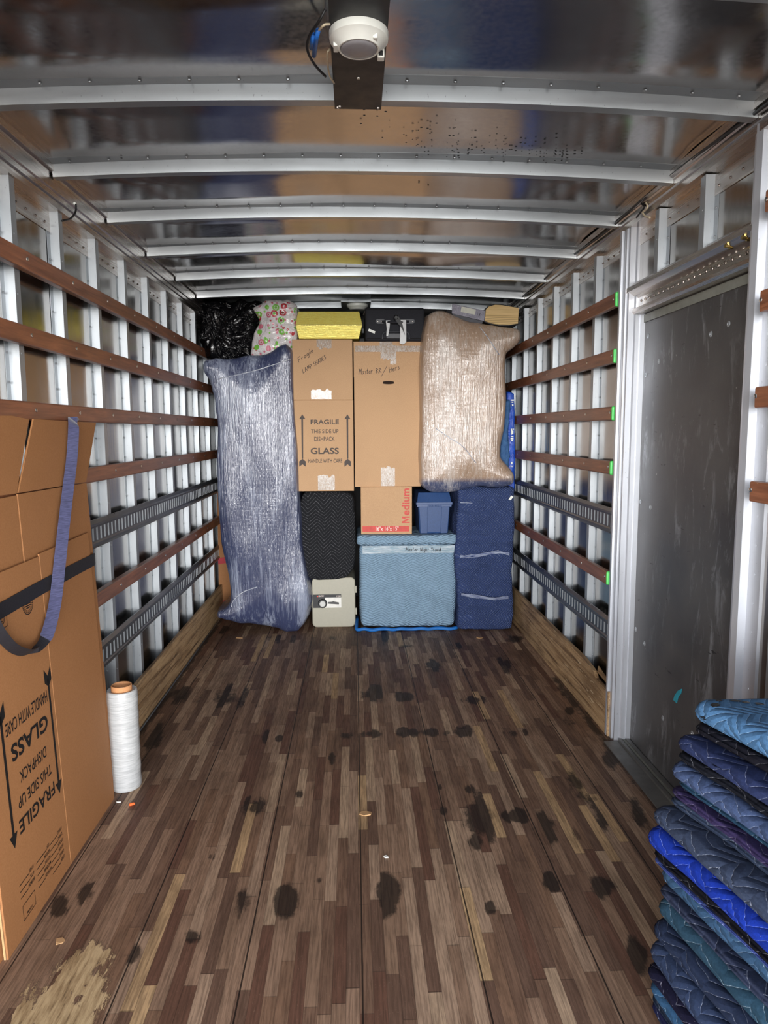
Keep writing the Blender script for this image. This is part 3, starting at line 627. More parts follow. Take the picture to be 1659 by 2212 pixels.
# ------------------------------------------------------------------ cartons
def carton(px0, py0, px1, py1, Y, depth, label, mat=M_card, z0=None, z1=None, cat='box', hole=None, name='cardboard_box'):
    a = at(px0, py1, 1, Y); c = at(px1, py0, 1, Y); x0, x1 = a[0], c[0]; z0 = a[2] if z0 is None else z0; z1 = c[2] if z1 is None else z1
    t = thing(name, ((x0 + x1) / 2, Y + depth / 2, z0), label, cat)
    b = MB(); b.box(x0, x1, Y, Y + depth, z0, z1)
    me = b.mesh('carton_body')
    link('carton_body', me, mat, t, bevel=.004)
    return t, (x0, x1, z0, z1)
def tape_piece(t, px0, py0, px1, py1, Y, ragged=True, name='tape', seed=1):
    r = random.Random(seed); n = 9; top = []; a = at(px0, py1, 1, Y - .002); c = at(px1, py0, 1, Y - .002)
    for i in range(n + 1): top.append((a[0] + (c[0] - a[0]) * i / n, (c[2] if not ragged == 'low' else a[2]) + (r.uniform(-.02, .008) if ragged is True else (r.uniform(-.006, .016) if ragged == 'low' else 0))))
    oth = c[2] if ragged == 'low' else a[2]
    pts = [(a[0], oth), (c[0], oth)] + top[::-1]
    b = MB(); b.prism(pts, lambda p: (p[0], Y - .0025, p[1]), lambda p: (p[0], Y - .0005, p[1])); return link(name, b, M_tape, t)
YB = 5.60
# lamp-shade carton
zlamp0 = at(700, 864, 1, YB)[2]
t, q = carton(633, 733, 761, 862, YB, .5, 'square brown box marked Fragile Lamp Shades under the gold block', z0=zlamp0)
tape_piece(t, 684, 733, 716, 754, YB, 'low', seed=2); tape_piece(t, 672, 840, 716, 862, YB, True, seed=3)
b = MB(); c0 = at(646, 783, 1, YB - .001); hand(b, 'Fragile', c0, (.030, 0, .022), (-.010, 0, .034), gap=.2); link('handwriting', b, M_pen, t); b = MB()
c0 = at(655, 806, 1, YB - .001); hand(b, 'LAMP SHADES', c0, (.024, 0, .0145), (-.008, 0, .03), gap=.2); link('handwriting', b, M_pen, t)
# dishpack carton
zd0 = at(700, 1061, 1, YB)[2]
t, q = carton(638, 866, 763, 1061, YB, .46, 'tall brown Dishpack box printed Fragile Glass below the lamp shades box', z0=zd0, z1=zlamp0 - .001)
tape_piece(t, 687, 1027, 723, 1059, YB, True, seed=5)
b = MB()
for s_, x0, y0, x1, y1, bo in (('FRAGILE', 671, 906, 732, 917, .02), ('THIS SIDE UP', 672, 927, 731, 936, .008), ('DISHPACK', 679, 943, 723, 953, .008), ('GLASS', 671, 967, 732, 981, .025), ('HANDLE WITH CARE', 666, 991, 739, 1000, .008)):
    b = MB(); text_on(b, s_, *fr(x0, y0, x1, y1, YB - .001), bold=bo); link('printed_text', b, M_ink, t)
def arrow(b, P, hw, hl, sw, up=True):
    """P(u, v): u across, v along 0..1 from tail to tip"""
    pass
for xc in (652.5, 750):
    b = MB(); g = lambda x, y: (lambda p: (p[0], YB - .001, p[2]))(at(x, y, 1, YB))
    b.add([g(xc - 6, 905), g(xc + 7, 905), g(xc + .5, 895)], [(0, 1, 2)]); b.add([g(xc - 1.6, 905), g(xc + 2.2, 905), g(xc + 2.6, 991), g(xc - .6, 991)], [(0, 1, 2, 3)])
    b.add([g(xc + 1, 991), g(xc + 8, 997), g(xc + 8, 1008), g(xc + 1, 1003), g(xc - 6, 1008), g(xc - 6, 997)], [(0, 1, 2, 3), (0, 3, 4, 5)]); link('printed_arrow', b, M_ink, t)
# wardrobe carton, with a cut hand hole
zw0 = at(830, 1051, 1, YB)[2]
a = at(767, 1051, 1, YB); c = at(909, 738, 1, YB); x0, x1, z1 = a[0], c[0], c[2]
t = thing('cardboard_box', ((x0 + x1) / 2, YB + .3, zw0), 'tallest brown box with a hand hole, marked Master B.R. Hers', 'box')
h0 = at(827, 830, 1, YB); h1 = at(851, 823, 1, YB)
b = MB(); b.box(x0, x1, YB + .004, YB + .6, zw0, z1 - .002); bo = link('carton_body', b, M_card, t)
hole = [((h0[0] + h1[0]) / 2 + (h1[0] - h0[0]) / 2 * max(-1, min(1, 1.25 * math.cos(k * math.pi / 10))), (h0[2] + h1[2]) / 2 + (h1[2] - h0[2]) / 2 * math.sin(k * math.pi / 10)) for k in range(20)]
bm = bmesh.new(); outer = [bm.verts.new((x, YB, z)) for x, z in ((x1, z1), (x0, z1), (x0, zw0), (x1, zw0))]; inner = [bm.verts.new((x, YB, z)) for x, z in hole]
E_ = [bm.edges.new((outer[i], outer[(i + 1) % 4])) for i in range(4)] + [bm.edges.new((inner[i], inner[(i + 1) % 20])) for i in range(20)]
bmesh.ops.triangle_fill(bm, use_beauty=True, use_dissolve=True, edges=E_); ext = bmesh.ops.extrude_face_region(bm, geom=bm.faces[:])
for v in [g_ for g_ in ext['geom'] if isinstance(g_, bmesh.types.BMVert)]: v.co.y += .0038
bmesh.ops.recalc_face_normals(bm, faces=bm.faces); me = bpy.data.meshes.new('front_panel'); bm.to_mesh(me); bm.free(); link('front_panel', me, M_card, t)
b = MB(); b.box(h0[0], h1[0], YB + .0035, YB + .0045, h0[2] - .002, h1[2] + .002); link('hand_hole_shade', b, plain('painted_hole_shade', rgb(40, 24, 14), .9), t)  # dark plate behind the cut-out, painting the shade inside the carton
b = MB(); zc = at(830, 815, 1, YB)[2]; b.box(x0 - .002, x1 + .001, YB - .0012, YB, zc, z1); link('top_flap', b, M_card, t)
tape_piece(t, 767, 747, 909, 760, YB - .001, False, seed=7); tape_piece(t, 822, 745, 856, 777, YB - .002, 'low', seed=8); tape_piece(t, 843, 765, 856, 787, YB - .0022, 'low', seed=9); tape_piece(t, 823, 1008, 853, 1050, YB, True, seed=10); tape_piece(t, 820, 738, 848, 750, YB - .0025, 'low', seed=4)
b = MB(); c0 = at(775, 809, 1, YB - .0016); hand(b, 'Master', c0, (.0285, 0, .0025), (.003, 0, .042), gap=.2); link('handwriting', b, M_pen, t); b = MB(); c0 = at(812, 806, 1, YB - .0016); hand(b, 'B.R', c0, (.034, 0, .002), (.002, 0, .036), gap=.12)
c0 = at(824, 808, 1, YB - .0016); hand(b, '/', c0, (.055, 0, 0), (0, 0, .042)); link('handwriting', b, M_pen, t); b = MB(); c0 = at(842, 805, 1, YB - .0016); hand(b, 'Hers', c0, (.034, 0, .013), (-.008, 0, .042), gap=.2); link('handwriting', b, M_pen, t)
# night stand pad etc. need its top height first
znt = at(878, 1150, 1, 5.55)[2] + .02
# medium carton
YM = 5.57
zm0 = at(835, 1154, 1, YM)[2]
t, q = carton(780, 1053, 890, 1154, YM, .4, 'brown Medium box with red lettering on top of the light blue padded nightstand', z0=zm0, z1=zw0 - .001)
b = MB(); a = at(783, 1149, 1, YM); c = at(884, 1136, 1, YM); b.box(a[0], c[0], YM - .001, YM, a[2], c[2]); link('printed_band', b, M_red, t); b = MB(); O, U, V = fr(868, 1055, 885, 1130, YM - .001)
v, f = text2d('edium', .02); v = [(.225 + .775 * p[0], p[1]) for p in v]; n0 = len(v)
v += [(q[0] * .19, q[1] * .97) for q in ((0, 0), (0, 1), (.25, 1), (.5, .42), (.75, 1), (1, 1), (1, 0), (.8, 0), (.8, .68), (.58, .15), (.42, .15), (.2, .68), (.2, 0))]
f += [[n0 + i for i in q] for q in ((0, 1, 11, 12), (1, 2, 11), (2, 3, 10, 11), (3, 9, 10), (3, 4, 8, 9), (4, 5, 8), (5, 6, 7, 8))]
b.add([(O[0] + U[0] * (1 - p[1]), O[1], O[2] + V[2] * p[0]) for p in v], [g[::-1] for g in f]); o = link('printed_text', b, M_red, t); o['label'] = 'red printed lettering'
b = MB(); text_on(b, '16"x 16"x 15"', *fr(812, 1137, 861, 1147, YM - .002), bold=.01); link('size_text', b, M_wht_ink, t)

# ------------------------------------------------------------------ soft bodies from outlines
def puffy(name, pts, Y0, Y1, mat, parent=None, voxel=.016, it=10, bulge=.03, lump=.02, lscale=4, seed=0, floor=False, ridge=0, fold=None, zs=1.0):
    P = [XZ(p[0], p[1], Y0) for p in pts]
    b = MB(); b.prism(P, lambda p: (p[0], Y0, p[1]), lambda p: (p[0], Y1, p[1])); me = b.mesh('tmp')
    o = bpy.data.objects.new('tmp', me); COL.objects.link(o)
    m = o.modifiers.new('r', 'REMESH'); m.mode = 'VOXEL'; m.voxel_size = voxel
    m = o.modifiers.new('s', 'SMOOTH'); m.factor = .5; m.iterations = it
    dg = bpy.context.evaluated_depsgraph_get(); me2 = bpy.data.meshes.new_from_object(o.evaluated_get(dg)); bpy.data.objects.remove(o)
    n = len(me2.vertices); co = np.empty(n * 3); me2.vertices.foreach_get('co', co); co = co.reshape(-1, 3); no = np.empty(n * 3); me2.vertices.foreach_get('normal', no); no = no.reshape(-1, 3)
    # distance to the outline in the xz plane
    A = np.array(P); B = np.roll(A, -1, 0); d = np.full(n, 9.)
    q = co[:, [0, 2]]
    for a, c in zip(A, B):
        ab = c - a; tt = np.clip(((q - a) @ ab) / (ab @ ab + 1e-9), 0, 1); d = np.minimum(d, np.linalg.norm(q - a - tt[:, None] * ab, axis=1))
    front = np.clip(-no[:, 1], 0, 1); co[:, 1] -= front * bulge * (1 - np.exp(-d / .12))
    for i in range(n):
        v = Vector(co[i]); v.z *= zs; h = noise.noise(v * lscale + Vector((seed, 0, 0))) * lump + noise.noise(v * lscale * 2.7 + Vector((0, seed, 3))) * lump * .4
        if ridge: h += -abs(noise.noise(Vector((v.x * 9, v.y * 9, v.z * 3)) + Vector((seed, 0, 9)))) * ridge
        if fold is not None: h += fold(v)
        co[i] += no[i] * h
    if floor: co[:, 2] = np.maximum(co[:, 2], .0)
    me2.vertices.foreach_set('co', co.ravel()); me2.update()
    return link(name, me2, mat, parent, smooth=True)
LW = [(440,782),(470,775),(520,772),(560,770),(585,762),(600,748),(618,743),(630,757),(631,800),(634,900),(637,1000),(640,1060),(645,1110),(650,1180),(660,1235),(668,1270),(671,1300),(664,1330),(652,1352),(640,1366),(620,1364),(600,1352),(570,1347),(530,1345),(490,1340),(466,1335),(468,1322),(485,1318),(497,1305),(500,1280),(495,1240),(480,1180),(473,1100),(469,1000),(469,920),(463,860),(453,815),(441,800)]
def grow(pts, g):
    """push an outline outward to offset the smoothing"""
    A = np.array(pts, float); n_ = len(A); out = []
    area = sum(A[i][0] * A[(i + 1) % n_][1] - A[(i + 1) % n_][0] * A[i][1] for i in range(n_))
    for i in range(n_):
        e1 = A[i] - A[i - 1]; e2 = A[(i + 1) % n_] - A[i]; nn = np.array([e1[1] / (np.linalg.norm(e1) + 1e-6) + e2[1] / (np.linalg.norm(e2) + 1e-6), -e1[0] / (np.linalg.norm(e1) + 1e-6) - e2[0] / (np.linalg.norm(e2) + 1e-6)])
        out.append(tuple(A[i] + nn / (np.linalg.norm(nn) + 1e-6) * g * (1 if area > 0 else -1)))
    return out
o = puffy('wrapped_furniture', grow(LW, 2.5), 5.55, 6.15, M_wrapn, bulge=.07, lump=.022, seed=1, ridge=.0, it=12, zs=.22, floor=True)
M_crease = film_mat('bunched_stretch_film_white', rgb(150, 158, 180), rgb(240, 243, 248))
def crease(o, pts, Y):
    P = []
    from mathutils.bvhtree import BVHTree
    bv = BVHTree.FromPolygons([v.co for v in o.data.vertices], [list(p.vertices) for p in o.data.polygons])
    for q in smoothpts([at(x_, y_, 1, Y) for x_, y_ in pts], 5):
        h = bv.ray_cast(Vector((0, 0, ZC)), (q - Vector((0, 0, ZC))).normalized())
        if h[0] is not None: P.append(h[0] - Vector((0, .002, 0)))
    b = MB(); b.tube(P, .0035, 6); link('film_crease', b, M_crease, o, smooth=True)
crease(o, [(474, 818), (520, 808), (560, 798), (600, 785), (628, 776)], 5.5); crease(o, [(499, 1312), (505, 1296), (525, 1279), (555, 1268)], 5.5)
tag(o, 'tall dark blue padded furniture in clear stretch wrap standing by the left wall', 'wrapped furniture')
RW = [(925,680),(940,671),(960,672),(985,683),(1010,695),(1050,703),(1100,710),(1122,714),(1122,732),(1108,748),(1091,760),(1090,800),(1094,860),(1089,920),(1080,960),(1078,990),(1090,1005),(1108,1026),(1107,1042),(1085,1048),(1040,1048),(1000,1055),(950,1062),(930,1061),(912,1048),(911,1000),(912,900),(912,800),(918,720)]
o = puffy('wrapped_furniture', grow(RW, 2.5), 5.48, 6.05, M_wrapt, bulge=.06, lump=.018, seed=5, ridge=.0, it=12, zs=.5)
crease(o, [(1036, 706), (1050, 724), (1064, 745), (1078, 766)], 5.42); crease(o, [(940, 925), (970, 945), (1000, 965), (1028, 1000)], 5.42)
tag(o, 'tan padded furniture in clear stretch wrap resting high by the right wall', 'wrapped furniture')
GB = [(427,655),(470,650),(520,648),(560,650),(558,690),(550,720),(547,760),(560,776),(520,782),(470,782),(448,776),(438,750),(432,705)]
def radial(v):
    c = at(465, 715, 1, 5.75); a = math.atan2(v.z - c[2], v.x - c[0]); r = math.hypot(v.z - c[2], v.x - c[0])
    return .010 * math.sin(a * 17 + 3 * noise.noise(v * 5)) * math.exp(-r * 3)
o = puffy('bin_bag', grow(GB, 2), 5.75, 6.25, M_bag, bulge=.08, lump=.03, lscale=6, seed=9, ridge=.03, it=6, fold=radial, voxel=.013)
tag(o, 'glossy black plastic bin bag stuffed in the top left corner of the load', 'bag')
GS = [(552,668),(575,655),(620,651),(640,662),(645,690),(640,730),(632,762),(600,770),(560,774),(540,772),(548,735),(552,705),(558,695),(556,685)]
o = puffy('gift_sack', grow(GS, 2), 5.70, 6.1, gift_mat(), bulge=.07, lump=.03, lscale=6, seed=12, ridge=.02, it=6, voxel=.013)
tag(o, 'white plastic sack with red and green holiday print beside the black bag', 'bag')

def padbox(name, x0, x1, Y0, Y1, z0, z1, mat, parent, r=.03, lump=.012, seed=0, shape=None, voxel=.014, it=4):
    b = MB(); b.box(x0, x1, Y0, Y1, z0, z1); me = b.mesh('t'); o = bpy.data.objects.new('tmp', me); COL.objects.link(o)
    m = o.modifiers.new('b', 'BEVEL'); m.width = r; m.segments = 4; m = o.modifiers.new('r', 'REMESH'); m.mode = 'VOXEL'; m.voxel_size = voxel
    m = o.modifiers.new('s', 'SMOOTH'); m.factor = .5; m.iterations = it
    dg = bpy.context.evaluated_depsgraph_get(); me2 = bpy.data.meshes.new_from_object(o.evaluated_get(dg)); bpy.data.objects.remove(o)
    for v in me2.vertices:
        p = v.co.copy(); h = noise.noise(p * 5 + Vector((seed, 0, 0))) * lump + noise.noise(p * 14 + Vector((seed, 2, 0))) * lump * .35
        v.co += v.normal * h
        if shape: v.co = shape(v.co)
        if v.co.z < 0: v.co.z = 0
    me2.update(); return link(name, me2, mat, parent, smooth=True)
def ribbon(t, pts, w_, Y, mat, name='stretch_film', seed=0, th=.0015):
    r = random.Random(seed); b = MB()
    for k in range(4):
        P = [(lambda q: Vector((q[0], Y - .003 - k * .001, q[2])))(at(p[0], p[1] + r.uniform(-1, 1) * w_ * .35, 1, Y)) for p in pts]
        ww = w_ * .0036 * r.uniform(.06, .22)
        for a, c in zip(P[:-1], P[1:]): b.add([a + Vector((0, 0, ww)), a - Vector((0, 0, ww)), c - Vector((0, 0, ww)), c + Vector((0, 0, ww))], [(0, 1, 2, 3)])
    return link(name, b, mat, t)
M_film = tape_mat(); M_film.name = 'bunched_stretch_film'
# navy padded tall item
Q_navy = quilt('navy_quilted_pad', rgb(62, 78, 124), rgb(140, 156, 194), 'x', .022, .085, .045, .13, .85, dash=False, bs=.9, bd=.010)
a = at(987, 1362, 1, 5.47); c = at(1113, 1056, 1, 5.47)
t = thing('padded_cabinet', ((a[0] + c[0]) / 2, 5.7, 0), 'tall dark blue quilted padded piece at the right end of the load', 'wrapped furniture')
def shp(v):
    v.x += .008 * math.sin(v.z * 9); 
    if v.x < a[0] + .2: v.x -= .02 * math.exp(-((v.z - .82) / .13) ** 2)
    return v
padbox('quilted_pad', a[0] - .004, c[0] + .004, 5.48, 6.0, .0, c[2] + .012, Q_navy, t, .03, .018, 3, shp)
M_filmn = film_mat('film_over_navy', rgb(84, 98, 142), rgb(176, 186, 208))
ribbon(t, [(994, 1202), (1020, 1202), (1050, 1197), (1076, 1192), (1100, 1196)], 9, 5.462, M_filmn, seed=1); ribbon(t, [(996, 1282), (1030, 1288), (1070, 1295), (1098, 1291)], 9, 5.462, M_filmn, seed=2); ribbon(t, [(994, 1086), (1020, 1086)], 5, 5.462, M_filmn, seed=3)
b = MB(); b.prism([XZ(1098, 1079, 5.46), XZ(1104, 1070, 5.46), XZ(1109, 1073, 5.46), XZ(1103, 1080, 5.46)], lambda p: (p[0], 5.455, p[1]), lambda p: (p[0], 5.46, p[1])); link('tape', b, M_white, t)
# light blue padded nightstand
Q_lt = quilt('pale_blue_quilted_pad', rgb(152, 182, 206), rgb(122, 154, 182), 'z', .020, .13, .03, .18, .22, dash=False, bs=.75, bd=.012)
YN = 5.53
a = at(778, 1356, 1, YN); c = at(986, 1176, 1, YN)
t = thing('padded_nightstand', ((a[0] + c[0]) / 2, 5.8, 0), 'pale blue quilted padded nightstand on the floor with bright blue bottom edge', 'wrapped furniture')
padbox('quilted_pad', a[0], c[0], YN, 6.05, .02, c[2] + .01, Q_lt, t, .045, .014, 7)
a2 = at(771, 1178, 1, YN - .02); c2 = at(988, 1142, 1, YN - .02)
padbox('padded_top', a2[0], c2[0], YN - .02, 6.06, a2[2], zm0 - .001, Q_lt, t, .02, .007, 8, voxel=.011, it=2)
b = MB(); r = random.Random(2)
P = [(lambda q: (q[0], YN - .012 + .008 * math.sin(i * 1.9), max(.012, .016 + .005 * math.sin(i * 2.3))))(at(772 + 215 * i / 14, 1354, 1, YN)) for i in range(15)]
b.tube(smoothpts([(P[0][0] + .0, YN + .25, .05), (P[0][0] - .008, YN + .05, .03)] + P, 3), .014, 8); o = link('pad_binding', b, plain('bright_blue_binding', rgb(25, 110, 190), .6), t, smooth=True); o['label'] = 'bright blue binding edge'
M_filmb = film_mat('film_over_pale_blue', rgb(150, 178, 194), rgb(205, 218, 226))
b = MB(); rr_ = random.Random(11)
P0, P1 = at(783, 1196, 1, YN - .012), at(984, 1180, 1, YN - .012); b.box(P0[0], P1[0], YN - .016, YN - .010, P0[2], P1[2] + .01); link('stretch_film', b, M_filmb, t)
b = MB(); hand(b, 'Master Night Stand', at(876, 1190, 1, YN - .018), (.0262, 0, -.0005), (.003, 0, .027), wid=.0035, gap=.2); link('handwriting', b, M_ink2, t)
# blue tote
YT = 5.56
def mtote():
    k = N('blue_polypropylene'); f = k.noise(k.obj(), 150, 3); return k.out(k.mix(k.range(f, .3, .7), rgb(38, 66, 112), rgb(46, 78, 128)), .42, 0, k.bump(f, .15, .001))
M_tote = mtote()
ta = at(903, 1149, 1, YT); tb_ = at(972, 1092, 1, YT); xa, xb = ta[0], tb_[0] + .002; zt0 = ta[2]; zt1 = at(930, 1090, 1, YT)[2]
t = thing('storage_tote', ((xa + xb) / 2, YT + .2, zt0), 'dark blue plastic storage tote with lid right of the Medium box', 'tote')
zt0 = zm0 - .0
b = MB(); fl = .014; D = .42
v = [(xa + fl, YT + fl, zt0), (xb - fl, YT + fl, zt0), (xb - fl, YT + D - fl, zt0), (xa + fl, YT + D - fl, zt0), (xa, YT, zt1), (xb, YT, zt1), (xb, YT + D, zt1), (xa, YT + D, zt1)]
b.add(v, [(3, 2, 1, 0), (4, 5, 6, 7), (0, 1, 5, 4), (1, 2, 6, 5), (2, 3, 7, 6), (3, 0, 4, 7)]); tb = link('tub', b, M_tote, t, bevel=.012)
b = MB()
for u0, u1 in ((.03, .27), (.73, .97)):
    b = MB()
    L = lambda u, z, dy: (xa + fl * (zt1 - z) / (zt1 - zt0) + (xb - xa - 2 * fl * (zt1 - z) / (zt1 - zt0)) * u, YT + fl * (zt1 - z) / (zt1 - zt0) - dy, z)
    b.add([L(u0, zt0 + .005, .010), L(u1, zt0 + .005, .010), L(u1 + (.02 if u0 < .5 else 0), zt1 - .01, .010), L(u0, zt1 - .01, .010), L(u0, zt0 + .005, -.003), L(u1, zt0 + .005, -.003), L(u1, zt1 - .01, -.003), L(u0, zt1 - .01, -.003)],
          [(0, 1, 2, 3), (0, 4, 5, 1), (1, 5, 6, 2), (2, 6, 7, 3), (3, 7, 4, 0)]); link('moulded_panel', b, M_tote, tb, bevel=.002)
b = MB(); b.box(xa - .010, xb + .010, YT - .010, YT + D + .01, zt1 - .018, zt1 + .002); b.box(xa - .016, xb + .016, YT - .018, YT + D + .015, zt1, zt1 + .020)
zl = at(930, 1064, 1, YT + .02)[2]
b.add([(xa - .008, YT - .008, zt1 + .02), (xb + .008, YT - .008, zt1 + .02), (xb + .008, YT + D, zt1 + .02), (xa - .008, YT + D, zt1 + .02), (xa + .004, YT + .03, zl), (xb - .004, YT + .03, zl), (xb - .004, YT + D - .02, zl), (xa + .004, YT + D - .02, zl)],
      [(4, 5, 6, 7), (0, 1, 5, 4), (1, 2, 6, 5), (2, 3, 7, 6), (3, 0, 4, 7)])
for i in range(12): x = (xa + xb) / 2 - .052 + i * .0095; b.box(x, x + .0045, YT - .014, YT - .008, zt1 - .015, zt1 - .001)
link('lid', b, M_tote, t, bevel=.003)
# black quilted rounded item with orange straps, over the safe
Q_blk = quilt('black_quilted_pad', rgb(40, 41, 44), rgb(140, 140, 144), 'z', .028, .115, .055, .07, .8, dash=False, bs=.5)
t = thing('padded_bundle', at(708, 1250, 1, 5.7), 'black quilted padded bundle with rounded corners standing on the beige safe', 'wrapped furniture')
BQ = [(655,1066),(665,1063),(740,1063),(758,1066),(765,1080),(767,1110),(768,1180),(766,1225),(757,1238),(747,1249),(730,1252),(690,1253),(670,1251),(655,1240),(650,1220),(650,1150),(650,1085)]
puffy('quilted_pad', grow(BQ, 1), 5.62, 6.02, Q_blk, t, it=4, bulge=.03, lump=.012, seed=21)
M_or = plain('orange_webbing', rgb(225, 110, 50), .6)
for px_, py_, w_ in ((649, 1114, 8), (647, 1190, 10)): 
    b = MB(); p = at(px_, py_, 1, 5.62); b.box(p[0] - .014, p[0] + .012, 5.63, 5.66, p[2] - .013, p[2] + .013); o = link('orange_strap', b, M_or, t, bevel=.003)
b = MB(); b.tube([at(651, 1122, 1, 5.625), at(652, 1160, 1, 5.625), at(649, 1190, 1, 5.625)], .0025, 6); link('cord', b, M_galv, t)
# safe
M_safe = plain('beige_enamel', rgb(172, 168, 150), .45, var=.03, vs=60)
YS = 5.66
sa = at(675, 1354, 1, YS); sb = at(767, 1247, 1, YS)
t = thing('fire_safe', ((sa[0] + sb[0]) / 2, YS + .2, 0), 'beige safe with round dial and lever standing on the floor', 'safe')
def rrect(x0, x1, z0, z1, r, n=6):
    P = []
    for cx, cz, a0 in ((x1 - r, z1 - r, 0), (x0 + r, z1 - r, 90), (x0 + r, z0 + r, 180), (x1 - r, z0 + r, 270)):
        for k in range(n + 1): a_ = math.radians(a0 + 90 * k / n); P.append((cx + r * math.cos(a_), cz + r * math.sin(a_)))
    return P
b = MB(); b.prism(rrect(sa[0] + .004, sb[0] - .004, .002, sb[2] - .002, .035), lambda p: (p[0], YS + .055, p[1]), lambda p: (p[0], YS + .40, p[1])); link('safe_body', b, M_safe, t, bevel=.006)
b = MB(); b.prism(rrect(sa[0], sb[0], .0, sb[2], .038), lambda p: (p[0], YS, p[1]), lambda p: (p[0], YS + .05, p[1])); dr_ = link('safe_door', b, M_safe, t, bevel=.008)
b = MB(); g0 = at(677, 1313, 1, YS); g1 = at(737, 1284, 1, YS); b.box(g0[0], g1[0], YS - .003, YS, g0[2], g1[2]); 
link('label_plate', b, plain('white_plate', rgb(232, 230, 222), .35), dr_)
b = MB(); k0 = at(677, 1313, 1, YS); k1 = at(702, 1284, 1, YS); b.box(k0[0], k1[0], YS - .005, YS - .003, k0[2], k1[2]); k2 = at(737, 1290, 1, YS); b.box(k1[0], k2[0], YS - .005, YS - .003, k2[2], k1[2]); link('black_plate', b, M_black, dr_)
b = MB(); kc = at(697, 1303, 1, YS); b.lathe([(.037, -.003), (.037, -.014), (.033, -.018), (.028, -.018)], kc, 28, axis='y'); dl = link('dial', b, M_black, dr_, auto=.5)
b = MB(); b.lathe([(.025, -.017), (.024, -.028), (.021, -.030)], kc, 28, axis='y'); link('dial_knob', b, plain('silver_knob', rgb(205, 205, 200), .35), dl)
b = MB(); h0 = at(709, 1301, 1, YS); b.prism([XZ(709, 1303, YS), XZ(709, 1300, YS), XZ(717, 1299.5, YS), XZ(720, 1298.5, YS), XZ(724, 1299.5, YS), XZ(732, 1301, YS), XZ(732, 1304.5, YS)], lambda p: (p[0], YS - .02, p[1]), lambda p: (p[0], YS - .004, p[1])); link('lever', b, plain('dark_grey_lever', rgb(60, 60, 60), .4), dr_, bevel=.002)
for z in (1268, 1315): b = MB(); p = at(768.5, z + 6, 1, YS); b.box(sb[0] - .002, sb[0] + .012, YS + .01, YS + .03, p[2] - .028, p[2] + .028); link('hinge', b, M_safe, t, bevel=.003)
b = MB(); text_on(b, 'SENTRY', *fr(688, 1286, 700, 1289.5, YS - .0055), bold=.02); link('printed_text', b, M_wht_ink, dr_); b = MB(); text_on(b, '1250', *fr(727, 1286, 736, 1289.5, YS - .0055), bold=.02); link('printed_text', b, M_wht_ink, dr_)
b = MB(); b.lathe([(.006, -.0052), (.006, -.0058)], at(686, 1288, 1, YS), 14, axis='y'); link('red_dot', b, M_red, dr_)
# gold foil block
YG = 5.60; t = thing('gold_block', at(710, 732, 1, YG), 'flat faceted block in shiny gold foil on the lamp shades box', 'block')
zg0 = at(700, 733, 1, YB)[2]; g = lambda x, y, Y: (lambda p: (p[0], Y, p[2]))(at(x, y, 1, YB - .02))
F1 = [g(645, 731, YG + .012), g(775, 731, YG + .012), g(783, 702, YG - .02), g(638, 702, YG - .02), g(643, 671, YG + .016), g(776, 671, YG + .016)]
F1 = [(p[0], p[1], max(p[2], zg0 + .001)) for p in F1]
Bk = [(p[0], 6.0, p[2]) for p in F1]
b = MB(); b.add(F1 + Bk, [(0, 1, 2, 3), (3, 2, 5, 4), (0, 6, 7, 1), (4, 5, 11, 10), (1, 7, 8, 2), (2, 8, 11, 5), (0, 3, 9, 6), (3, 4, 10, 9), (6, 9, 8, 7), (9, 10, 11, 8)]); M_gold = gold_mat(); link('foil_block', b, M_gold, t, bevel=.004)
b = MB(); 
for i in range(60):
    x = F1[3][0] + (F1[2][0] - F1[3][0]) * i / 60; b.box(x, x + .005, YG - .0235, YG - .018, F1[3][2] - .004, F1[3][2] + .004)
link('stitched_seam', b, plain('dark_gold_seam', rgb(130, 105, 30), .5), t)
# suitcase
M_suit = plain('black_suitcase_cloth', rgb(34, 35, 42), .8, var=.25, vs=180, bump=.3)
YC = 5.58; zs0 = z1 + .001
ca = at(789, 736, 1, YC); cb = at(918, 664, 1, YC)
t = thing('suitcase', ((ca[0] + cb[0]) / 2, YC + .2, zs0), 'black soft suitcase lying on top of the tallest box', 'suitcase')
b = MB(); b.box(ca[0], cb[0], YC, YC + .55, zs0, cb[2]); sb_ = link('suitcase_body', b, M_suit, t, bevel=.022, segs=3, smooth=True, auto=.6)
M_trim = plain('grey_black_plastic', rgb(58, 60, 66), .45)
b = MB()
for z in (cb[2] - .018, zs0 + .02): b.tube([(ca[0] + .015, YC - .001, z), (cb[0] - .015, YC - .001, z)], .004, 6)
link('piping', b, M_black, t)
def G(x, y, d=0): p = at(x, y, 1, YC); return (p[0], YC - d, p[2])
b = MB()
for x0_, x1_ in ((811, 832), (874, 896)):
    p = at(x0_, 700, 1, YC); q2 = at(x1_, 689, 1, YC); b.prism(rrect(p[0], q2[0], p[2], q2[2], .018), lambda p: (p[0], YC - .008, p[1]), lambda p: (p[0], YC, p[1])); link('handle_mount', b, M_trim, t, bevel=.002); b = MB()
b = MB()
for x_ in (816, 824, 883, 891): b = MB(); b.lathe([(.005, -.008), (.004, -.011), (.001, -.012)], G(x_, 695), 8, axis='y'); link('rivet', b, M_screw, t)
b = MB(); b.tube(smoothpts([G(826, 695, .01), G(838, 697, .035), G(854, 698, .04), G(870, 697, .035), G(882, 695, .01)]), .010, 8); link('carry_handle', b, M_suit, t, smooth=True)
b = MB(); b.tube(smoothpts([G(826, 732, .004), G(828, 720, .006), G(840, 717, .006), G(870, 717, .006), G(882, 720, .006), G(884, 732, .004)]), .008, 8)
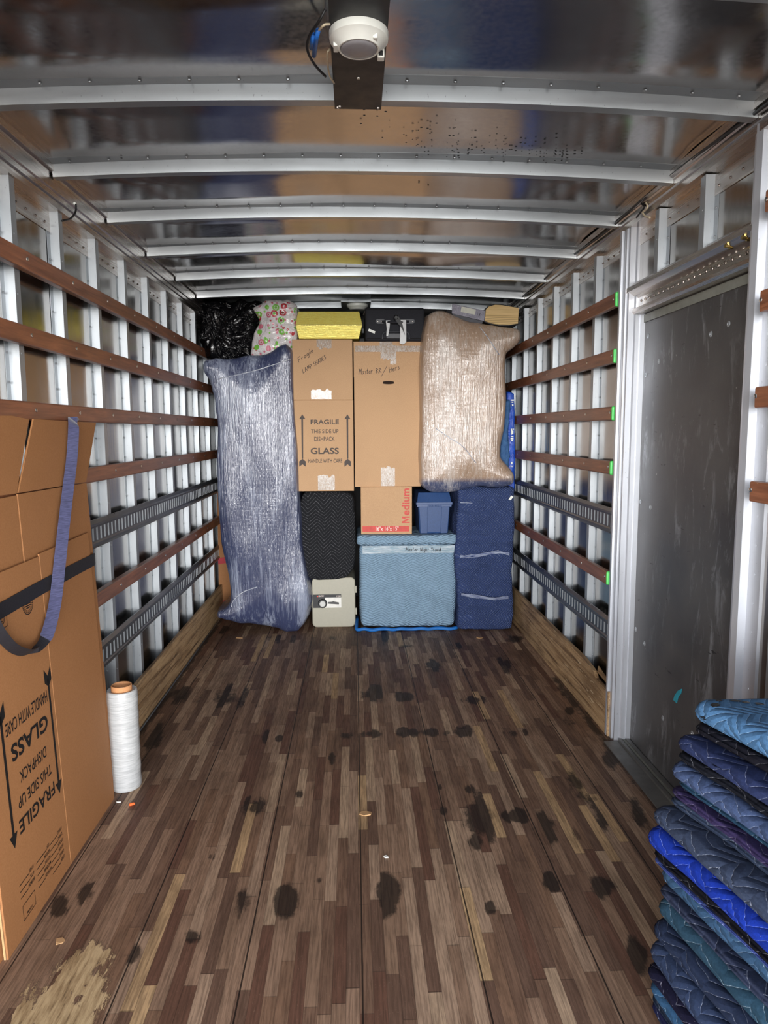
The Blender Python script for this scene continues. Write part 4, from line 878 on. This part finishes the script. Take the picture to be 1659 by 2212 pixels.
p = at(835, 731, 1, YC); q2 = at(876, 721, 1, YC); b.box(p[0], q2[0], YC - .006, YC, p[2], q2[2]); link('pull_handle', b, M_trim, t)
b = MB()
b.add([G(833, 694, .042), G(842, 694, .042), G(841, 710, .03), G(838, 726, .02), G(834, 727, .02), G(835, 712, .03)], [(0, 1, 2, 5), (5, 2, 3, 4)]); M_tag = plain('white_tag', rgb(222, 224, 224), .5); o = link('paper_tag', b, M_tag, t); m = o.modifiers.new('s', 'SOLIDIFY'); m.thickness = .002; b = MB()
b.add([G(863, 693, .046), G(876, 693, .046), G(877, 720, .025), G(877, 740, .026), G(870, 745, .027), G(863, 743, .027), G(864, 720, .025)], [(0, 1, 2, 6), (6, 2, 3, 4, 5)])
o = link('paper_tag', b, M_tag, t); m = o.modifiers.new('s', 'SOLIDIFY'); m.thickness = .002
b = MB(); b.add([G(833, 694, .0435), G(839, 694, .0435), G(838, 702, .038), G(834, 700, .039)], [(0, 1, 2, 3)]); link('blue_print', b, M_blueplug, t)
b = MB(); b.add([G(850, 688, .052), G(860, 685, .05), G(868, 700, .048), G(874, 726, .04), G(868, 712, .045), G(858, 700, .05)], [(0, 1, 2, 5), (5, 2, 3, 4)]); b.lathe([(.018, -.03), (.02, -.045), (.012, -.055)], G(855, 688), 10, axis='y'); link('ribbon', b, M_black, t)
b = MB(); b.add([G(797, 710, .0015), G(811, 716, .0015), G(809, 721, .0015), G(795, 715, .0015)], [(0, 1, 2, 3)]); link('sticker', b, M_white, t)
b = MB(); b.tube([G(788, 672, .002), G(785, 681, .004)], .004, 6); link('zip_pull', b, M_screw, t)
# labelled silver box (tilted) and striped case, on the tan wrapped piece
YE = 5.52
t = thing('electronics_box', at(1010, 690, 1, YE), 'grey plastic-wrapped box with a white label, lying tilted beside the striped case', 'box')
P = [XZ(977, 656, YE), XZ(1049, 671, YE), XZ(1046, 694, YE), XZ(976, 677, YE)]
def silver():
    k = N('grey_plastic_wrapped_card'); f = k.noise(k.obj((1, 1, 1)), 25, 4, .6, 1.2); return k.out(rgb(150, 148, 162), .25, 0, k.bump(k.math('ABSOLUTE', k.math('SUBTRACT', f, .5)), .8, .02), coat=1, coatr=.06)
b = MB(); b.prism(P, lambda p: (p[0], YE, p[1]), lambda p: (p[0], YE + .4, p[1])); link('box_body', b, silver(), t, bevel=.003)
P = [XZ(977, 677, YE), XZ(1043, 694, YE), XZ(1041, 702, YE), XZ(1022, 700, YE), XZ(982, 684, YE)]
b = MB(); b.prism(P, lambda p: (p[0], YE + .006, p[1]), lambda p: (p[0], YE + .38, p[1])); link('box_tray', b, plain('dark_grey_card', rgb(66, 66, 74), .5), t)
b = MB(); b.add([G2 for G2 in [(lambda p: (p[0], YE - .001, p[2]))(at(x_, y_, 1, YE)) for x_, y_ in ((997, 662), (1028, 668.5), (1026, 680), (995, 674))]], [(0, 1, 2, 3)]); link('paper_label', b, plain('cream_label', rgb(205, 205, 192), .5), t)
b = MB(); O = Vector(at(1029, 680, 1, YE - .0015)); O.y = YE - .0015; hz = []
for cx_, mid in ((1031.5, False), (1036.5, True)):
    c0 = Vector(at(cx_ + 1.2, 678.5 if not mid else 679.8, 1, YE)); c0.y = YE - .0015; R0, R1 = .0095, .006
    ring = []
    for k in range(9):
        a_ = math.radians(100 + 160 * k / 8 - 12); ring.append((c0 + Vector((math.cos(a_) * R0, 0, math.sin(a_) * R0)), c0 + Vector((math.cos(a_) * R1, 0, math.sin(a_) * R1))))
    for u, v_ in zip(ring[:-1], ring[1:]): b.add([u[0], v_[0], v_[1], u[1]], [(0, 1, 2, 3)])
    if mid: b.add([c0 + Vector((-.009, 0, .0012)), c0 + Vector((-.001, 0, -.0006)), c0 + Vector((-.001, 0, -.003)), c0 + Vector((-.009, 0, -.001))], [(0, 1, 2, 3)])
link('printed_mark', b, M_ink2, t)
t = thing('striped_case', at(1083, 700, 1, YE), 'case with tan striped front and black edges in the top right corner', 'case')
def stripe():
    k = N('tan_striped_boards'); s = k.sep(k.obj((1, 1, 1), (0, .035, 0))); f = k.math('FRACT', k.math('MULTIPLY', s[2], 62)); g_ = k.noise(k.obj((.06, 1, 1)), 60, 4)
    lo = k.math('MULTIPLY', k.math('LESS_THAN', f, .16), k.math('LESS_THAN', s[2], 2.435))
    c = k.mix(k.range(g_, .3, .7), rgb(206, 172, 112), rgb(230, 198, 140)); c = k.mix(k.math('MULTIPLY', lo, .8), c, rgb(120, 92, 52)); return k.out(c, .6, 0, k.bump(lo, -.3, .002))
PC = [(1047, 693), (1050, 668), (1056, 662), (1070, 658), (1085, 659), (1121, 665), (1119, 699), (1100, 702), (1080, 702), (1060, 698)]
P = [XZ(x_, y_, YE) for x_, y_ in PC]; b = MB(); b.prism(P, lambda p: (p[0], YE, p[1]), lambda p: (p[0], YE + .35, p[1])); link('striped_boards', b, stripe(), t, bevel=.002)
P2 = [XZ(x_, y_, YE) for x_, y_ in grow(PC, 2.2)]; b = MB(); b.prism(P2, lambda p: (p[0], YE + .012, p[1]), lambda p: (p[0], YE + .34, p[1])); link('black_cover', b, M_black, t, bevel=.004)
# blue bag and denim cloth in the gap at the right wall
def tarp(name, c1, c2, r):
    k = N(name); f = k.noise(k.obj((1, 1, .5)), 22, 4, .6, 1.2); return k.out(k.mix(k.range(f, .35, .65), c1, c2), r, 0, k.bump(k.math('ABSOLUTE', k.math('SUBTRACT', f, .5)), .8, .02))
b = MB()
t = thing('tarp_bag', at(1105, 1055, 1, 5.68), 'bright blue folded tarpaulin bag with white marks squeezed against the right wall', 'bag')
puffy('bag_body', grow([(1096, 846), (1111, 850), (1112, 900), (1112, 980), (1111, 1058), (1095, 1058), (1096, 1000), (1094, 900)], 1.5), 5.68, 6.05, tarp('blue_tarpaulin', rgb(20, 62, 165), rgb(36, 92, 200), .3), t, it=3, bulge=.01, lump=.01, lscale=8, seed=31, voxel=.011)
b = MB()
for (x0_, y0_, x1_, y1_) in ((1104, 863, 1110, 866), (1105, 868, 1109, 870), (1106, 873, 1109, 877), (1104, 926, 1106, 939), (1107, 926, 1110, 928), (1106, 930, 1109, 938), (1104, 942, 1109, 944), (1103, 946, 1109, 949), (1104, 950, 1108, 953), (1104, 998, 1107, 1003), (1103, 1006, 1108, 1008)):
    p, q2 = at(x0_, y1_, 1, 5.65), at(x1_, y0_, 1, 5.65); b.box(p[0], q2[0], 5.648, 5.672, p[2], q2[2])
link('printed_mark', b, M_white, t)
o = puffy('blue_cloth', grow([(1092, 866), (1101, 864), (1103, 880), (1099, 920), (1097, 950), (1103, 985), (1100, 990), (1097, 1030), (1085, 1015), (1080, 985), (1083, 960), (1088, 935), (1090, 900)], 1.2), 5.60, 5.8, tarp('faded_blue_cloth', rgb(44, 84, 132), rgb(62, 104, 150), .75), it=3, bulge=.015, lump=.012, lscale=9, seed=33, voxel=.011)
tag(o, 'faded blue crumpled cloth hanging between the tan wrapped piece and the blue tarpaulin bag', 'cloth')
# flat carton with red stripe behind the navy wrapped piece
YF = 6.16
t = thing('flattened_box', at(478, 1330, 1, YF), 'flat brown box with red stripes upright between the left wall and the wrapped furniture', 'box')
P = [XZ(469, 1062, YF), XZ(560, 1062, YF), (XZ(560, 1300, YF)[0], 0), (XZ(473, 1300, YF)[0], 0)]
b = MB(); b.prism(P, lambda p: (p[0], YF, p[1]), lambda p: (p[0], YF + .02, p[1])); link('carton_panel', b, M_card2, t)
M_dred = plain('dark_red_ink', rgb(170, 36, 48), .6)
for y_ in (1212, 1305): b = MB(); p, q2 = at(469, y_ + 7, 1, YF - .001), at(540, y_ - 7, 1, YF - .001); b.add([(p[0] + .01, p[1], p[2]), (q2[0], p[1], p[2] + .04), (q2[0], p[1], q2[2] + .04), (p[0] + .01, p[1], q2[2])], [(0, 1, 2, 3)]); link('red_stripe', b, M_dred, t)

# ------------------------------------------------------------------ flattened cartons strapped to the left wall
def lean(y, z, off): return -1.063 - .042 * z + off          # the cartons lean back towards the wall
def onlean(px, py, off=0):
    x = -1.09
    for _ in range(4): p = at(px, py, 0, x); x = lean(p[1], p[2], off)
    return p
def leanpanel(pts, off, th=.006, taper=None):
    b = MB(); b.prism(pts, lambda p: (lean(p[0], p[1], off), p[0], p[1]), lambda p: (lean(p[0], p[1], off - th), p[0], p[1])); return b
t = thing('flattened_box', (-1.07, 2.5, 0), 'large flattened Dishpack box standing upside down against the left wall, in front', 'box')
ztop = 1.165; yn, yf = 2.03, 2.985
link('carton_panel', leanpanel([(2.505, 0), (2.505, ztop - .008), (yn, ztop - .012), (yn, 0)], 0), M_card2, t, bevel=.001)
link('carton_panel', leanpanel([(yf, 0.0), (yf - .012, ztop + .01), (2.51, ztop), (2.51, 0)], 0), M_card2, t, bevel=.001)
link('carton_back', leanpanel([(yf - .004, 0), (yf - .016, ztop - .004), (yn, ztop - .03), (yn, 0)], -.008), M_edge, t)
def LP(y, z, e=.0012): return (lean(y, z, e), y, z)
def ltext(b, s, y0, y1, z0, z1, bold=.01):
    """upside-down lettering: starts at the far end y1 and runs towards the camera, head down"""
    v, f = text2d(s, bold); b.add([LP(y1 - (y1 - y0) * p[0], z1 - (z1 - z0) * p[1]) for p in v], f)
def lrect(px0, py0, px1, py1): a_, c_ = onlean(px0, py0), onlean(px1, py1); return a_, c_
for s_, ya_, yb_, za_, zb_, bo_ in (('HANDLE WITH CARE', 2.155, 2.455, .648, .690, .008), ('GLASS', 2.175, 2.44, .555, .612, .025), ('DISHPACK', 2.21, 2.405, .470, .508, .008), ('THIS SIDE UP', 2.185, 2.43, .395, .433, .008), ('FRAGILE', 2.175, 2.44, .315, .362, .02)):
    b = MB(); ltext(b, s_, ya_, yb_, za_, zb_, bo_); link('printed_text', b, M_ink2, t)
for yc in (2.475, 2.135):
    b = MB(); zt, zb = .755, .295
    b.add([LP(yc - .025, zb + .045), LP(yc + .025, zb + .045), LP(yc, zb)], [(0, 1, 2)]); b.add([LP(yc - .007, zb + .045), LP(yc + .007, zb + .045), LP(yc + .007, zt - .03), LP(yc - .007, zt - .03)], [(0, 1, 2, 3)])
    b.add([LP(yc, zt - .06), LP(yc + .027, zt - .04), LP(yc + .027, zt + .01), LP(yc, zt - .02), LP(yc - .027, zt + .01), LP(yc - .027, zt - .04)], [(0, 1, 2, 3), (0, 3, 4, 5)]); link('printed_arrow', b, M_ink2, t)
b = MB(); cols_ = [(2.46, ['LIVING', 'DINING', 'KITCHEN', 'LAUNDRY', 'GARAGE', 'LINEN']), (2.355, ['DEN', 'BEDROOM', 'BOYS BR', 'MASTER BR', 'BATHROOM']), (2.235, ['OTHER', 'ATTIC', 'BASEMENT'])]
for ci_, (yy, ws) in enumerate(cols_):
    for ri, s_ in enumerate(ws):
        z_ = .175 - ri * .0215 + (-.0 if ci_ == 0 else -.0215 * (ci_ * .0))
        ltext(b, s_, yy - .0095 * len(s_) * .62, yy, z_ - .008, z_ + .004, .01);
        b.add([LP(yy - .0095 * len(s_) * .62 - .002, z_ - .007), LP(yy - .10, z_ - .007), LP(yy - .10, z_ - .0095), LP(yy - .0095 * len(s_) * .62 - .002, z_ - .0095)], [(0, 1, 2, 3)])
y0_, y1_, z0_, z1_ = 2.14, 2.225, .045, .095
for q_ in ((y0_, y1_, z0_, z0_ + .002), (y0_, y1_, z1_ - .002, z1_), (y0_, y0_ + .002, z0_, z1_), (y1_ - .002, y1_, z0_, z1_)): b.add([LP(q_[0], q_[2]), LP(q_[1], q_[2]), LP(q_[1], q_[3]), LP(q_[0], q_[3])], [(0, 1, 2, 3)])
ltext(b, 'ROOM', 2.165, 2.20, .052, .060, .01); link('printed_form', b, M_ink2, t)
# maker's seal and small boxed mark
b = MB(); sc_ = onlean(59, 1303)
def ring(cy, cz, r0, r1, n=28):
    for k in range(n):
        a0, a1 = 2 * math.pi * k / n, 2 * math.pi * (k + 1) / n
        b.add([LP(cy + math.cos(a_) * r_, cz + math.sin(a_) * r_) for a_, r_ in ((a0, r0), (a1, r0), (a1, r1), (a0, r1))], [(0, 1, 2, 3)])
ring(sc_[1], sc_[2], .036, .039); ring(sc_[1], sc_[2], .025, .0265)
for k in range(26):
    a0 = 2 * math.pi * k / 26; b.add([LP(sc_[1] + math.cos(a0 + d_) * r_, sc_[2] + math.sin(a0 + d_) * r_) for d_, r_ in ((0, .029), (.12, .029), (.1, .034), (0, .034))], [(0, 1, 2, 3)])
for i, l_ in enumerate((.014, .02, .022, .02, .014)):
    z_ = sc_[2] + .014 - i * .007; b.add([LP(sc_[1] - l_, z_), LP(sc_[1] + l_, z_), LP(sc_[1] + l_, z_ - .0035), LP(sc_[1] - l_, z_ - .0035)], [(0, 1, 2, 3)])
mc = onlean(2, 1340); link('printed_seal', b, M_ink2, t); b = MB()
for q_ in ((mc[1] - .03, mc[1] + .035, mc[2] - .028, mc[2] - .026), (mc[1] + .033, mc[1] + .035, mc[2] - .028, mc[2] + .03)): b.add([LP(q_[0], q_[2]), LP(q_[1], q_[2]), LP(q_[1], q_[3]), LP(q_[0], q_[3])], [(0, 1, 2, 3)])
ring(mc[1] + .005, mc[2], .012, .015, 16); ring(mc[1] + .005, mc[2], .005, .008, 12); link('printed_mark', b, M_ink2, t)
# taller carton behind
OFF = -.018
t = thing('flattened_box', (-1.1, 2.6, 0), 'taller flattened box with open top flaps standing behind the printed flattened box', 'box')
def LQ(px, py, off=OFF): p = onlean(px, py, off); return (p[1], p[2])
zc_ = 1.375
r_e = LQ(187, 1043)[0]
link('carton_panel', leanpanel([(r_e, 0), (r_e, LQ(187, 1043)[1]), (LQ(38, 1068)[0], LQ(38, 1068)[1]), (LQ(38, 1068)[0] , 0)], OFF), M_card2, t, bevel=.001)
link('carton_panel', leanpanel([(LQ(36, 1068)[0] - .004, 0), (LQ(36, 1068)[0] - .004, LQ(36, 1070)[1]), (1.9, 1.38), (1.9, 0)], OFF), M_card2, t, bevel=.001)
link('carton_back', leanpanel([(r_e - .008, 0), (r_e - .008, zc_), (1.95, 1.37), (1.95, 0)], OFF - .008), M_edge, t)
def flap(pts, name, bend):
    b = MB(); P = [LQ(*p) for p in pts]; z0_ = 1.375
    b.prism(P, lambda p: (lean(p[0], p[1], OFF) + bend * max(0, p[1] - z0_), p[0], p[1]), lambda p: (lean(p[0], p[1], OFF - .006) + bend * max(0, p[1] - z0_), p[0], p[1])); return link(name, b, M_card2, t)
flap([(186, 1041), (210, 913), (140, 909), (76, 905), (40, 1065)], 'top_flap', -.02); flap([(36, 1066), (67, 906), (30, 898), (-60, 897), (-60, 1078)], 'top_flap', -.025)
# straps
M_strap = plain('black_webbing', rgb(30, 30, 36), .6, vs=120, bump=.3)
def web():
    k = N('indigo_webbing'); f = k.noise(k.obj((1, 1, 12)), 40, 3); return k.out(k.mix(k.range(f, .3, .7), rgb(48, 50, 76), rgb(82, 84, 120)), .5, 0, k.bump(f, .4, .003), sheen=.3)
M_web = web()
def strapmesh(P, width, wd, mat, name, parent=None, face=False):
    """P: centre points (px, py, offset); width px measured across"""
    b = MB(); pts = [Vector(onlean(x_, y_, o_)) for x_, y_, o_ in P]; pts = smoothpts(pts, 6); n_ = len(pts); L_, R_ = [], []
    nrm = Vector((1, 0, .05)).normalized()
    for i, p in enumerate(pts):
        d = (pts[min(i + 1, n_ - 1)] - pts[max(i - 1, 0)]).normalized(); s_ = d.cross(nrm).normalized() * width / 2
        tw = wd(i / (n_ - 1)) if wd else 1
        s_ = s_ * tw + nrm * (width / 2) * math.sqrt(max(0, 1 - tw * tw)) * .8
        if face:
            if s_.y < 0: s_ = -s_
            s_ = s_ * .7 + nrm * width / 2 * .75 * tw; p = p + nrm * width * .3
        L_.append(p + s_); R_.append(p - s_)
    vs = [q for i in range(n_) for q in (L_[i], R_[i], R_[i] + nrm * .002, L_[i] + nrm * .002)]
    fs = [[i * 4 + k, i * 4 + (k + 1) % 4, (i + 1) * 4 + (k + 1) % 4, (i + 1) * 4 + k] for i in range(n_ - 1) for k in range(4)] + [[0, 1, 2, 3], [(n_ - 1) * 4 + k for k in range(4)]]
    b.add(vs, fs)
    if isinstance(mat, list):
        for q in range(len(fs) - 2): b.m[q] = 1 if (q // 4) > (n_ - 1) * .60 else 0
    return link(name, b, mat, parent, smooth=False)
o = strapmesh([(-40, 1340, .004), (0, 1320, .004), (80, 1274, .004), (150, 1236, .004), (198, 1211, .003), (203, 1208, -.01), (205, 1207, -.04)], .050, None, M_strap, 'cargo_strap')
tag(o, 'black webbing strap stretched diagonally across the printed flattened box', 'strap')
o = strapmesh([(157, 914, -.05), (150, 908, -.022), (152, 925, .0), (148, 990, .0), (140, 1055, .004), (131, 1130, .012), (122, 1210, .018), (113, 1290, .022), (103, 1340, .024), (92, 1375, .024), (76, 1398, .022), (52, 1410, .018), (28, 1405, .014), (8, 1390, .012), (-15, 1360, .01), (-40, 1310, .008)], .040, lambda u: 1 if u < .6 else max(.45, 1 - (u - .6) * 2.2), [M_web, M_strap], 'cargo_strap', face=True)
tag(o, 'indigo webbing strap hanging in a loop over both flattened boxes', 'strap')
b = MB(); b.tube(smoothpts([at(x_, y_, 0, -1.16) for x_, y_ in ((184, 1046), (188, 1090), (192, 1115), (191, 1150))]), .006, 6, flat=.4); tag(link('strap_tail', b, M_web, smooth=True), 'thin indigo strap tail hanging between the flattened boxes and the left wall', 'strap')

# ------------------------------------------------------------------ roll of stretch wrap, bits on the floor
t = thing('stretch_wrap_roll', (-1.045, 3.09, 0), 'white roll of stretch wrap standing on the floor beside the flattened boxes', 'roll')
cr = (-1.045, 3.09, 0)
def rollmat():
    k = N('clouded_stretch_film'); f = k.noise(k.obj((1, 1, 12)), 14, 4, .6, .4); g_ = k.noise(k.obj(), 8, 3)
    return k.out(k.mix(k.range(f, .35, .65), rgb(164, 166, 166), rgb(190, 192, 191)), .3, 0, k.bump(k.math('ADD', f, g_), .25, .006), coat=.6, coatr=.15)
b = MB(); n_ = 40; prof = [(.060, .455), (.064, .452), (.0665, .44)] + [(.067 + .0012 * math.sin(i * 1.7), .43 - i * .42 / 20) for i in range(21)] + [(.064, .002), (.045, 0)]
b.lathe([(.045, .45)] + prof, cr, n_); link('film_winding', b, rollmat(), t, smooth=True, auto=.7)
b = MB(); b.lathe([(.038, .30), (.038, .474), (.042, .476), (.0445, .474), (.0445, .44)], cr, 40); link('cardboard_core', b, card_mat('core_cardboard', rgb(186, 130, 86), rgb(205, 150, 104)), t, smooth=True, auto=.7)
b = MB(); b.lathe([(.0385, .31), (.001, .31)], cr, 32); link('core_shade', b, M_black, t)  # black disc painting the shade down inside the hollow core
c = at(285, 1737, 2, .006); b = MB()
d = Vector((.011, .006, 0)); b.tube([Vector(c) - d, Vector(c) - d * .6, Vector(c) + d * .6, Vector(c) + d], [.003, .0062, .0058, .0035], 10)
tag(link('earplug', b, plain('orange_foam', rgb(255, 110, 50), .8), smooth=True), 'small bright orange foam plug on the floor near the wrap roll', 'earplug')
for i, (x_, y_, s_, m_, nm_, lb) in enumerate(((789, 1758, .030, M_edge, 'card_scrap', 'small tan torn paper scrap on the middle of the floor'), (518, 1378, .034, M_edge, 'card_scrap', 'pale torn scrap on the floor by the wrapped furniture foot'), (1036, 1378, .03, M_edge, 'card_scrap', 'small tan scrap on the floor before the dark blue padded piece'), (833, 1852, .013, M_white, 'plastic_bit', 'tiny white plastic bit lying on the middle of the floor'), (258, 1733, .012, M_white, 'plastic_bit', 'tiny white scrap on the floor beside the big flattened box'), (128, 2035, .02, M_edge, 'card_scrap', 'pale splinter on the floor in front of the big flattened box'))):
    p = at(x_, y_, 2, 0); r = random.Random(i); n_ = 6; P = [(p[0] + math.cos(k * 1.05 + .3) * s_ * r.uniform(.35, .9) * 1.2, p[1] + math.sin(k * 1.05 + .3) * s_ * r.uniform(.4, .9)) for k in range(n_)]
    b = MB(); b.prism(P, lambda q: (q[0], q[1], .001), lambda q: (q[0], q[1], .0025 + .003 * r.random())); tag(link(nm_, b, m_), lb, 'scrap')

# ------------------------------------------------------------------ stack of folded moving pads
def pad_mesh(x0, x1, y0, y1, z0, z1, seed):
    r = random.Random(seed); tk = z1 - z0; n_p, n_l = 56, 60; vs = []; uv = []
    Wd = x1 - x0; rad = tk / 2 * .98
    # profile: closed rounded slab in xz, starting at the bottom right corner, clockwise over the left fold
    prof = [(Wd - (Wd - rad) * i / 18, 0) for i in range(19)]
    prof += [(rad - rad * 1.15 * math.sin(math.pi * k / 16), tk / 2 - tk / 2 * math.cos(math.pi * k / 16)) for k in range(1, 16)]
    prof += [(rad + (Wd - rad) * i / 18, tk) for i in range(19)]
    m = len(prof); arc = [0]
    for a_, c_ in zip(prof[:-1], prof[1:]): arc.append(arc[-1] + math.dist(a_, c_))
    rc = .05
    for j in range(n_l + 1):
        y = y1 - (y1 - y0) * j / n_l
        e_ = min(y1 - y, y - y0); ins = 0 if e_ > rc else rc - math.sqrt(max(0, rc * rc - (rc - e_) ** 2)); flat = 1 if e_ > rad else max(.12, math.sqrt(max(0, 1 - ((rad - e_) / rad) ** 2)))
        if y - y0 < y1 - y: ins = 0; 
        for (px_, pz_) in prof:
            x = x0 + max(px_, 0) + (px_ if px_ < 0 else 0); wgt = max(0, 1 - px_ / .25); x += ins * wgt * 1.0 + .094 * (y1 - y)
            z = z0 + tk / 2 + (pz_ - tk / 2) * flat
            lay = .0022 * math.cos(pz_ / tk * math.pi * 2 * max(2, round(tk / .011))) * max(0, 1 - abs(px_) / .03)
            x -= lay
            p = Vector((x * 3, y * 4, z * 3 + seed)); wob = noise.noise(p) * .012; x += wob * wgt
            hh = (noise.noise(Vector((x * 9, y * 9, seed * .7))) * .5 + .5) * min(.006, tk * .18)
            z += -hh * (1 if pz_ > tk * .6 else .0) + noise.noise(Vector((y * 2.5, x * 2, 0))) * .003
            z += .10 * (y1 - y) * min(1, z0 / .15)
            vs.append((x, y, max(z, .0005)))
    fs = [[j * m + k, j * m + k + 1, (j + 1) * m + k + 1, (j + 1) * m + k] for j in range(n_l) for k in range(m - 1)]
    fs += [list(range(m))[::-1], [n_l * m + k for k in range(m)]]
    me = bpy.data.meshes.new('pad'); me.from_pydata(vs, [], fs); ul = me.uv_layers.new(name='UVMap')
    for pl_ in me.polygons:
        for li in pl_.loop_indices:
            vi = me.loops[li].vertex_index; j, k = divmod(vi, m); ul.data[li].uv = ((y1 - y0) * j / n_l + seed * .37, arc[k])
    bm = bmesh.new(); bm.from_mesh(me); bmesh.ops.recalc_face_normals(bm, faces=bm.faces); bm.to_mesh(me); bm.free()
    return me
pads = [(.893,.830,.868,(84,140,196),'light blue moving blanket with dark spots, topmost of the folded stack'),
 (.830,.798,.874,(30,30,42),'thin black blanket directly under the light blue top blanket'),
 (.798,.754,.828,(48,62,112),'navy folded blanket, third from the top of the stack'),
 (.754,.727,.837,(28,31,42),'thin black folded blanket below the third blanket of the stack'),
 (.727,.677,.822,(76,98,146),'slate blue thick folded blanket, fifth from the top of the stack'),
 (.677,.656,.842,(40,80,112),'thin teal folded blanket above the purple blanket'),
 (.656,.632,.816,(64,52,102),'purple folded blanket in the upper half of the stack'),
 (.632,.604,.826,(58,74,104),'thin grey-blue folded blanket right under the purple blanket'),
 (.604,.552,.771,(66,80,110),'thick grey-blue folded blanket resting on the royal blue blanket'),
 (.552,.486,.771,(18,56,196),'vivid royal blue folded blanket in the middle of the stack'),
 (.486,.458,.784,(22,22,30),'black folded blanket directly under the royal blue blanket'),
 (.458,.449,.786,(76,98,190),'thin periwinkle folded edge below the black middle blanket'),
 (.449,.378,.812,(56,96,138),'steel blue thick folded blanket below the periwinkle edge'),
 (.378,.352,.803,(58,68,98),'thin dusty indigo folded blanket above the teal blanket'),
 (.352,.285,.800,(44,82,108),'teal blue folded blanket in the lower half of the stack'),
 (.285,.225,.790,(42,56,88),'dark slate folded blanket right under the teal blue blanket'),
 (.225,.155,.778,(54,72,110),'slate indigo folded blanket, sixth from the floor in the stack'),
 (.155,.110,.777,(26,26,56),'very dark navy folded blanket, fifth from the floor in the stack'),
 (.110,.062,.785,(52,100,146),'medium blue folded blanket, fourth blanket from the floor'),
 (.062,.040,.798,(40,52,74),'thin dark grey-blue blanket, third blanket from the floor'),
 (.040,.018,.790,(34,38,82),'dark indigo folded blanket, second blanket from the floor'),
 (.018,.001,.800,(44,56,84),'dull blue flat blanket at the very bottom of the stack')]
for i, (zt_, zb_, xl_, cc, lb) in enumerate(pads):
    me = pad_mesh(xl_, 1.26, .85, 1.765, zb_ + .0006, zt_ - .0006, i + 1)
    mt = quilt('quilted_blanket_%s' % 'abcdefghijklmnopqrstuvwxyz'[i], rgb(*[c_ * .74 + sum(cc) / 3 * .14 for c_ in cc]), rgb(*[min(255, c_ * .6 + 120) for c_ in cc]), spacing=.033 + .005 * (i % 3), period=.13 + .02 * (i % 4), amp=.05, lw=.034, ls=.9, coord='UV', fuzz=.5, bs=.6, bd=.006)
    o = link('moving_blanket', me, mt, smooth=True)
    tag(o, lb, 'blanket', 'folded moving blankets in the stack')
    if i == 0:
        ky = mt.node_tree; b = MB()
        for (x_, y_, rx_, ry_) in ((1519, 1536, 5, 4), (1523, 1542, 3, 3), (1545, 1531, 9, 5), (1552, 1520, 7, 3), (1590, 1521, 13, 3), (1612, 1525, 9, 3), (1640, 1528, 9, 4)):
            p = at(x_, y_, 2, .89); q2 = at(x_ + rx_, y_, 2, .89); q3 = at(x_, y_ + ry_, 2, .89); rx, ry = abs(q2[0] - p[0]), abs(q3[1] - p[1])
            bm_ = [(p[0] + math.cos(k * .52) * rx * (1 + .2 * math.sin(k * 3 + x_)), p[1] + math.sin(k * .52) * ry) for k in range(12)]
            dgz = []
            for q_ in bm_:
                best = min((v.co for v in me.vertices if v.co.z > .86), key=lambda c_: (c_.x - q_[0]) ** 2 + (c_.y - q_[1]) ** 2); dgz.append(best.z + .003)
            b = MB(); b.add([(q_[0], q_[1], z_) for q_, z_ in zip(bm_, dgz)], [list(range(12))]); link('dark_spot', b, M_black, o)
